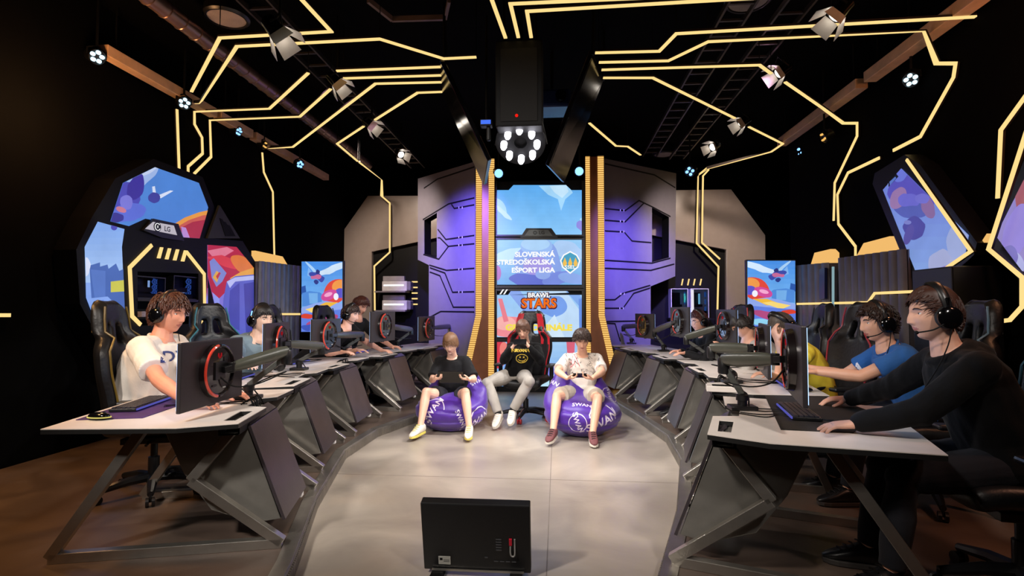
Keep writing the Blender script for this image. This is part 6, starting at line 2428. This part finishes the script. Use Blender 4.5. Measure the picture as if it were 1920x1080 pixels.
# --- left row, second: grey T-shirt
g2 = V((.93, -.36, 0))
r = seat_player('person in a grey-blue T-shirt with black hair and a headset at the second left desk', (491, 599), 5.0, g2,
                ('black gaming chair with teal edging behind the black-haired player at the second left desk', '3a7f94', dict(shift=-.06)),
                dict(vox=.006, girth=1.15, skin='dcb49c', hair=('120d0d', 'short', dict(front=.42, vol=.016, length=.05, n=260)), seed=37, k=1.04, hk=1.06,
                     top=('t_shirt', TEE('grey_blue_cotton', '#6f8088'), .65, .01, -.1), collar=TEE('grey_collar', '#60686c')),
                dict(R=(P(452, 682, 4.3), g2, DN, FLAT), L=(P(508, 668, 4.75), g2, DN, FLAT)), lean=.16, hrot=(8, -4, 0), desk=(DL, 1, 0, .74, .4))
headset('black headset with a blue light on the black-haired player at the second left desk', r[1], False, accent=BLUEL)

# --- left row, third: black T-shirt
g3 = V((.99, .05, 0))
r = seat_player('person in a black T-shirt with a headset at the third left desk', (657, 590), 6.6, g3,
                ('black gaming chair behind the headset-wearing player at the third left desk', '26262a', dict(shift=-.1)),
                dict(vox=.007, skin='dba78f', hair=('33211c', 'messy', dict(front=.4, vol=.014, length=.05, n=220)), seed=41, k=1.0,
                     top=('t_shirt', TEE('black_cotton', '#141416'), .7, .008, -.1)),
                dict(R=(P(640, 660, 6.1), g3, DN, FLAT), L=(P(668, 656, 6.5), g3, DN, FLAT)), lean=.2, hrot=(14, -10, 0), desk=(DL, 2, 0, .74, .4))
headset('black headset with a silver slider on the third left player', r[1], True, mic_side=1)
# --- left row, fourth: reddish hair
g4 = V((.9, -.3, 0))
r = seat_player('person with reddish-brown curly hair bending down at the farthest occupied left desk', (676, 574), 7.4, g4,
                ('black gaming chair with white-lit slots beside the curly-haired player on the left', '2c2c30', dict(shift=.0)),
                dict(vox=.008, skin='d8a088', hair=('4a241a', 'messy', dict(front=.5, vol=.02, length=.06, n=220)), seed=47, k=1.0,
                     top=('sweatshirt', TEE('dark_cotton', ''), .7, .008, -.1)),
                dict(R=(P(716, 657, 6.9), g4, DN, FLAT), L=(P(735, 650, 7.2), g4, DN, FLAT)), lean=.3, hrot=(28, -8, 0))
make_chair('empty black gaming chair far back behind the right row of monitors', '2c2c30', V((P(1335, 600, 7.6).x, P(1335, 600, 7.6).y, PLAT)), R(80), 'gaming chairs at the desks')

# ------------------------------------------------------------------ the three boys in front
WHITE_SHOE, YEL = mat('white_leather', '#e4ddd0', .5), mat('sole_yellow', '#d8c860', .55)
# left boy, black T-shirt, tablet
fB = V((-.06, -1, 0))
XB = V((-1, .06, 0))                # his right is at image left
tc = P(846, 707, 5.66)
hr, hl = tc + V((-.19, .04, -.025)), tc + V((.19, .04, -.025))
r = person('boy in a black T-shirt sitting on the left purple bean bag, looking at a tablet', dict(
    fwd=fB, hip=P(850, 745, 6.12), neck=P(848, 668, 6.08), head=P(845, 645, 5.95), hrot=(24, 4, 0), k=.92, hk=.93, vox=.0045, bulge=.06, shw=.165,
    skin='e4b79f', hair=('6a4c34', 'fringe', dict(front=.42, vol=.019, length=.05, n=420)), seed=3, lid=-.002, group='boys playing in front of the tower',
    top=('t_shirt', TEE('black_cotton', ''), .85, .014, -.12), collar=TEE('black_collar', '#19191b'),
    hands=dict(R=(hr, V((.75, -.45, .1)), V((.2, -.1, 1)), dict(curl=.75, thumb=.9)), L=(hl, V((-.75, -.45, .1)), V((-.2, -.1, 1)), dict(curl=.75, thumb=.9))),
    feet=dict(R=(P(788, 800, 5.62), V((-.35, -1, -.05))), L=(P(880, 802, 5.6), V((.08, -1, -.05)))),
    knee=dict(R=V((-.35, -.6, .9)), L=V((.15, -.6, .9))),
    bottom=('shorts', TEE('dark_shorts', '#2a2a30'), .62, .012), shoes=(WHITE_SHOE, YEL, mat('laces_yellow', '#d6cf6c', .7))))
t = thing('tablet_computer', 'black tablet held in both hands by the boy in the black T-shirt', 'tablet', tc)
Mt = Matrix.Rotation(R(35), 3, 'X')
MB().box((0, 0, 0), (.27, .012, .165), Mt).build('casing', BLACKG, t, bevel=.004)
MB().box(Mt @ V((0, .0065, 0)), (.25, .001, .15), Mt).build('display', glow('play_screen', '', 1), t)

# middle boy, black hoodie, on the red and black chair
chl = P(985, 690, 6.62)
fM = V((-.18, -1, 0)).normalized()
make_chair('black and red gaming chair under the boy with glasses', 'b0202a', V((chl.x, chl.y, 0.0)), math.atan2(-fM.x, fM.y), None, mat('red_leather', '#b3202c', .4, bump=.1, bscale=40), .1)
pc = P(975, 641, 6.12)
r = person('boy with glasses in a black hoodie on the red and black chair, holding a phone', dict(
    fwd=fM, hip=P(968, 704, 6.5), neck=P(985, 645, 6.5), head=P(981, 619, 6.38), hrot=(22, 6, 4), k=.93, hk=.93, vox=.0045, bulge=.05, shw=.165, glasses=True,
    skin='e2b298', hair=('54382a', 'fringe', dict(front=.52, vol=.018, length=.045, n=420)), seed=6, lid=-.001, group='boys playing in front of the tower',
    top=('hoodie', TEE('black_hoodie', ''), 2, .014, -.1), hood=True,
    hands=dict(R=(P(960, 653, 6.18), V((.45, -.1, .75)), V((.75, .1, -.3)), dict(curl=.8, thumb=.8)), L=(P(992, 651, 6.15), V((-.5, -.1, .75)), V((-.75, .1, -.3)), dict(curl=.8, thumb=.8))),
    elbow=dict(R=V((-.7, .1, -1)), L=V((.7, .1, -1))),
    feet=dict(R=(P(935, 777, 6.1), V((-.25, -1, -.35))), L=(P(961, 770, 6.1), V((-.15, -1, -.45)))),
    knee=dict(R=V((-.9, -.6, .6)), L=V((.5, -.6, .6))),
    bottom=('trousers', TEE('light_grey_joggers', '#a9a49c'), 2, .004), shoes=(WHITE_SHOE, mat('sole_white', '#ded8cc', .55), mat('laces_white', '#ece6da', .7), mat('sock_black', '#111113', .8))))
t = thing('phone', 'dark phone held up in both hands by the boy with glasses', 'phone', pc)
Mt = Matrix.Rotation(R(-35), 3, 'X')
MB().box((0, 0, 0), (.15, .009, .072), Mt).build('casing', BLACKG, t, bevel=.003)
MB().box(Mt @ V((0, .005, 0)), (.14, .001, .066), Mt).build('display', glow('play_screen', '', 1), t)
bv = bvh_of(r[2].data, r[4])
ym = mat('print_yellow', '#d8b83c', .7)
ctr = P(974, 664, 6.3)
dd = (ctr - EYE).normalized()
vs, fs = text_mb('NIRVANA', .05, .03, spacing=.95)
decal([V((v.x, v.y, 0)) for v in vs], fs, bv, EYE + (P(976, 657, 6.3) - EYE).normalized() * 5.9, dd.cross(Z), Z, dd, .003).build('chest_lettering', ym, r[0], world=True, fix=False)
vs, fs = [], []


def ringshape(pts, w):
    o = len(vs)
    n = len(pts)
    for i, (x, y) in enumerate(pts):
        a, b = pts[max(0, i - 1)], pts[min(n - 1, i + 1)]
        dx, dy = b[0] - a[0], b[1] - a[1]
        L = math.hypot(dx, dy) or 1
        vs.extend([V((x - dy / L * w, y + dx / L * w, 0)), V((x + dy / L * w, y - dx / L * w, 0))])
    for i in range(n - 1):
        fs.append([o + 2 * i, o + 2 * i + 1, o + 2 * i + 3, o + 2 * i + 2])


el = wob(ellip(0, 0, .068, .05, 0, 30), .006, 2, 20)
ringshape(el + [el[0]], .0035)
ringshape([(-.045, -.01), (-.025, -.025), (0, -.03), (.03, -.024), (.048, -.005)], .003)
for sx in (-.022, .022):
    ringshape([(sx - .009, .024), (sx + .009, .006)], .0025)
    ringshape([(sx - .009, .006), (sx + .009, .024)], .0025)
ringshape([(.008, -.03), (.014, -.045), (.024, -.043), (.026, -.026)], .0025)
decal(vs, fs, bv, EYE + (P(979, 673, 6.3) - EYE).normalized() * 5.9, dd.cross(Z), Z, dd, .003).build('chest_print', ym, r[0], world=True, fix=False)

# right boy, white printed T-shirt, phone
fR = V((.03, -1, 0))
pr = P(1087, 704, 5.52)
r = person('boy in a white printed T-shirt on the right purple bean bag, holding a phone', dict(
    fwd=fR, hip=P(1090, 738, 6.0), neck=P(1092, 664, 5.98), head=P(1091, 638, 5.84), hrot=(26, 0, 0), k=.95, hk=.94, vox=.0045, bulge=.06, shw=.18,
    skin='e0ad92', hair=('35241d', 'messy', dict(front=.45, vol=.021, length=.05, n=480)), seed=8, lid=-.002, group='boys playing in front of the tower',
    top=('t_shirt', TEE('white_cotton', ''), .78, .008, -.12), collar=TEE('white_collar', ''),
    hands=dict(R=(pr + V((-.135, .035, -.03)), V((.9, -.25, .12)), V((.2, -.2, 1)), dict(curl=.75, thumb=.9)), L=(pr + V((.135, .035, -.03)), V((-.9, -.25, .12)), V((-.2, -.2, 1)), dict(curl=.75, thumb=.9))),
    elbow=dict(R=V((-1, .3, -.25)), L=V((1, .3, -.25))),
    feet=dict(R=(P(1037, 808, 5.42), V((-.3, -1, -.05))), L=(P(1111, 813, 5.38), V((.05, -1, -.05)))),
    knee=dict(R=V((-.5, -.6, .8)), L=V((.35, -.6, .8))),
    bottom=('shorts', TEE('beige_shorts', '#b8afa0'), .8, .012), shoes=(mat('maroon_canvas', '#6a3a3c', .7, bump=.1), mat('sole_white', '', .55), mat('laces_dark', '#2b2224', .7))))
t = thing('phone', 'dark phone held low in both hands by the boy in the white printed T-shirt', 'phone', pr)
Mt = Matrix.Rotation(R(50), 3, 'X')
MB().box((0, 0, 0), (.155, .009, .073), Mt).build('casing', BLACKG, t, bevel=.003)
MB().box(Mt @ V((0, .005, 0)), (.145, .001, .066), Mt).build('display', glow('play_screen', '', 1), t)
bv = bvh_of(r[2].data, r[4])
rnd = random.Random(4)
vs, fs = [], []
for i in range(46):                                   # scribbled drawings on the shirt
    x, y = rnd.uniform(-.2, .2), rnd.uniform(-.13, .14)
    q = [(x, y)]
    for j in range(5):
        x, y = x + rnd.uniform(-.018, .018), y + rnd.uniform(-.016, .016)
        q.append((x, y))
    ringshape(q, .0018)
decal(vs, fs, bv, EYE + (P(1092, 680, 5.8) - EYE).normalized() * 5.3, (1, 0, 0), Z, (P(1092, 680, 5.8) - EYE), .003, 1, .02).build('shirt_drawing', mat('print_grey', '#55504e', .7), r[0], world=True, fix=False)['kind'] = 'stuff'
vs, fs = [], []
ringshape([(-.13, -.06), (-.105, .08), (-.07, -.05), (-.14, .01), (-.07, .015), (-.12, -.05)], .003)
ringshape([(-.09, .09), (-.06, .03), (-.03, -.04)], .003)
decal(vs, fs, bv, EYE + (P(1092, 680, 5.8) - EYE).normalized() * 5.3, (1, 0, 0), Z, (P(1092, 680, 5.8) - EYE), .0035, 1, .02).build('shirt_drawing', mat('print_red', '#c03a50', .7), r[0], world=True, fix=False, label='red star scribble')

# violet washes stand in for blue stage lamps; other washes are added, without fixtures
lamp('violet_wash', 'SPOT', (-1.6, 6.2, 3.9), (-1.6, 9.3, 2.2), 2300, (0.2, 0.14, 1), 0.1, 42, 1.0)
lamp('violet_wash', 'SPOT', (1.3, 6.2, 3.9), (1.5, 9.3, 2.1), 2300, (0.2, 0.14, 1), 0.1, 42, 1.0)
lamp('pink_wash', 'SPOT', (-2.6, 5.6, 3.9), (-1.7, 9.4, 1.5), 100, (0.8, 0.42, 0.75), 0.1, 50, 0.9)
lamp('pink_wash', 'SPOT', (2.2, 5.6, 3.9), (1.6, 9.4, 1.5), 100, (0.8, 0.42, 0.75), 0.1, 50, 0.9)
lamp('back_wash', 'SPOT', (-3.2, 8.0, 4.1), (-3.0, 10.8, 1.8), 420, (1, 0.82, 0.68), 0.1, 75, 0.9)  # unseen, added to brighten the pale back panels
lamp('back_wash', 'SPOT', (2.6, 8.0, 4.1), (2.8, 10.8, 1.8), 420, (1, 0.82, 0.68), 0.1, 75, 0.9)
lamp('amber_glow', 'POINT', (-3.9, 4.0, 3.0), (0, 0, 0), 60, (1, 0.5, 0.2), 0.15)  # unseen, added to warm the beams, duct and heads
lamp('amber_glow', 'POINT', (2.95, 3.4, 3.0), (0, 0, 0), 34, (1, 0.42, 0.2), 0.15)
lamp('amber_wash', 'SPOT', (-3.9, 2.0, 3.6), (-3.3, 3.0, 0), 280, (1, 0.5, 0.16), 0.2, 70, 0.9)  # unseen, added for the amber tone on the side floors
lamp('amber_wash', 'SPOT', (3.1, 1.4, 3.6), (2.7, 2.6, 0), 120, (1, 0.45, 0.28), 0.2, 60, 0.9)
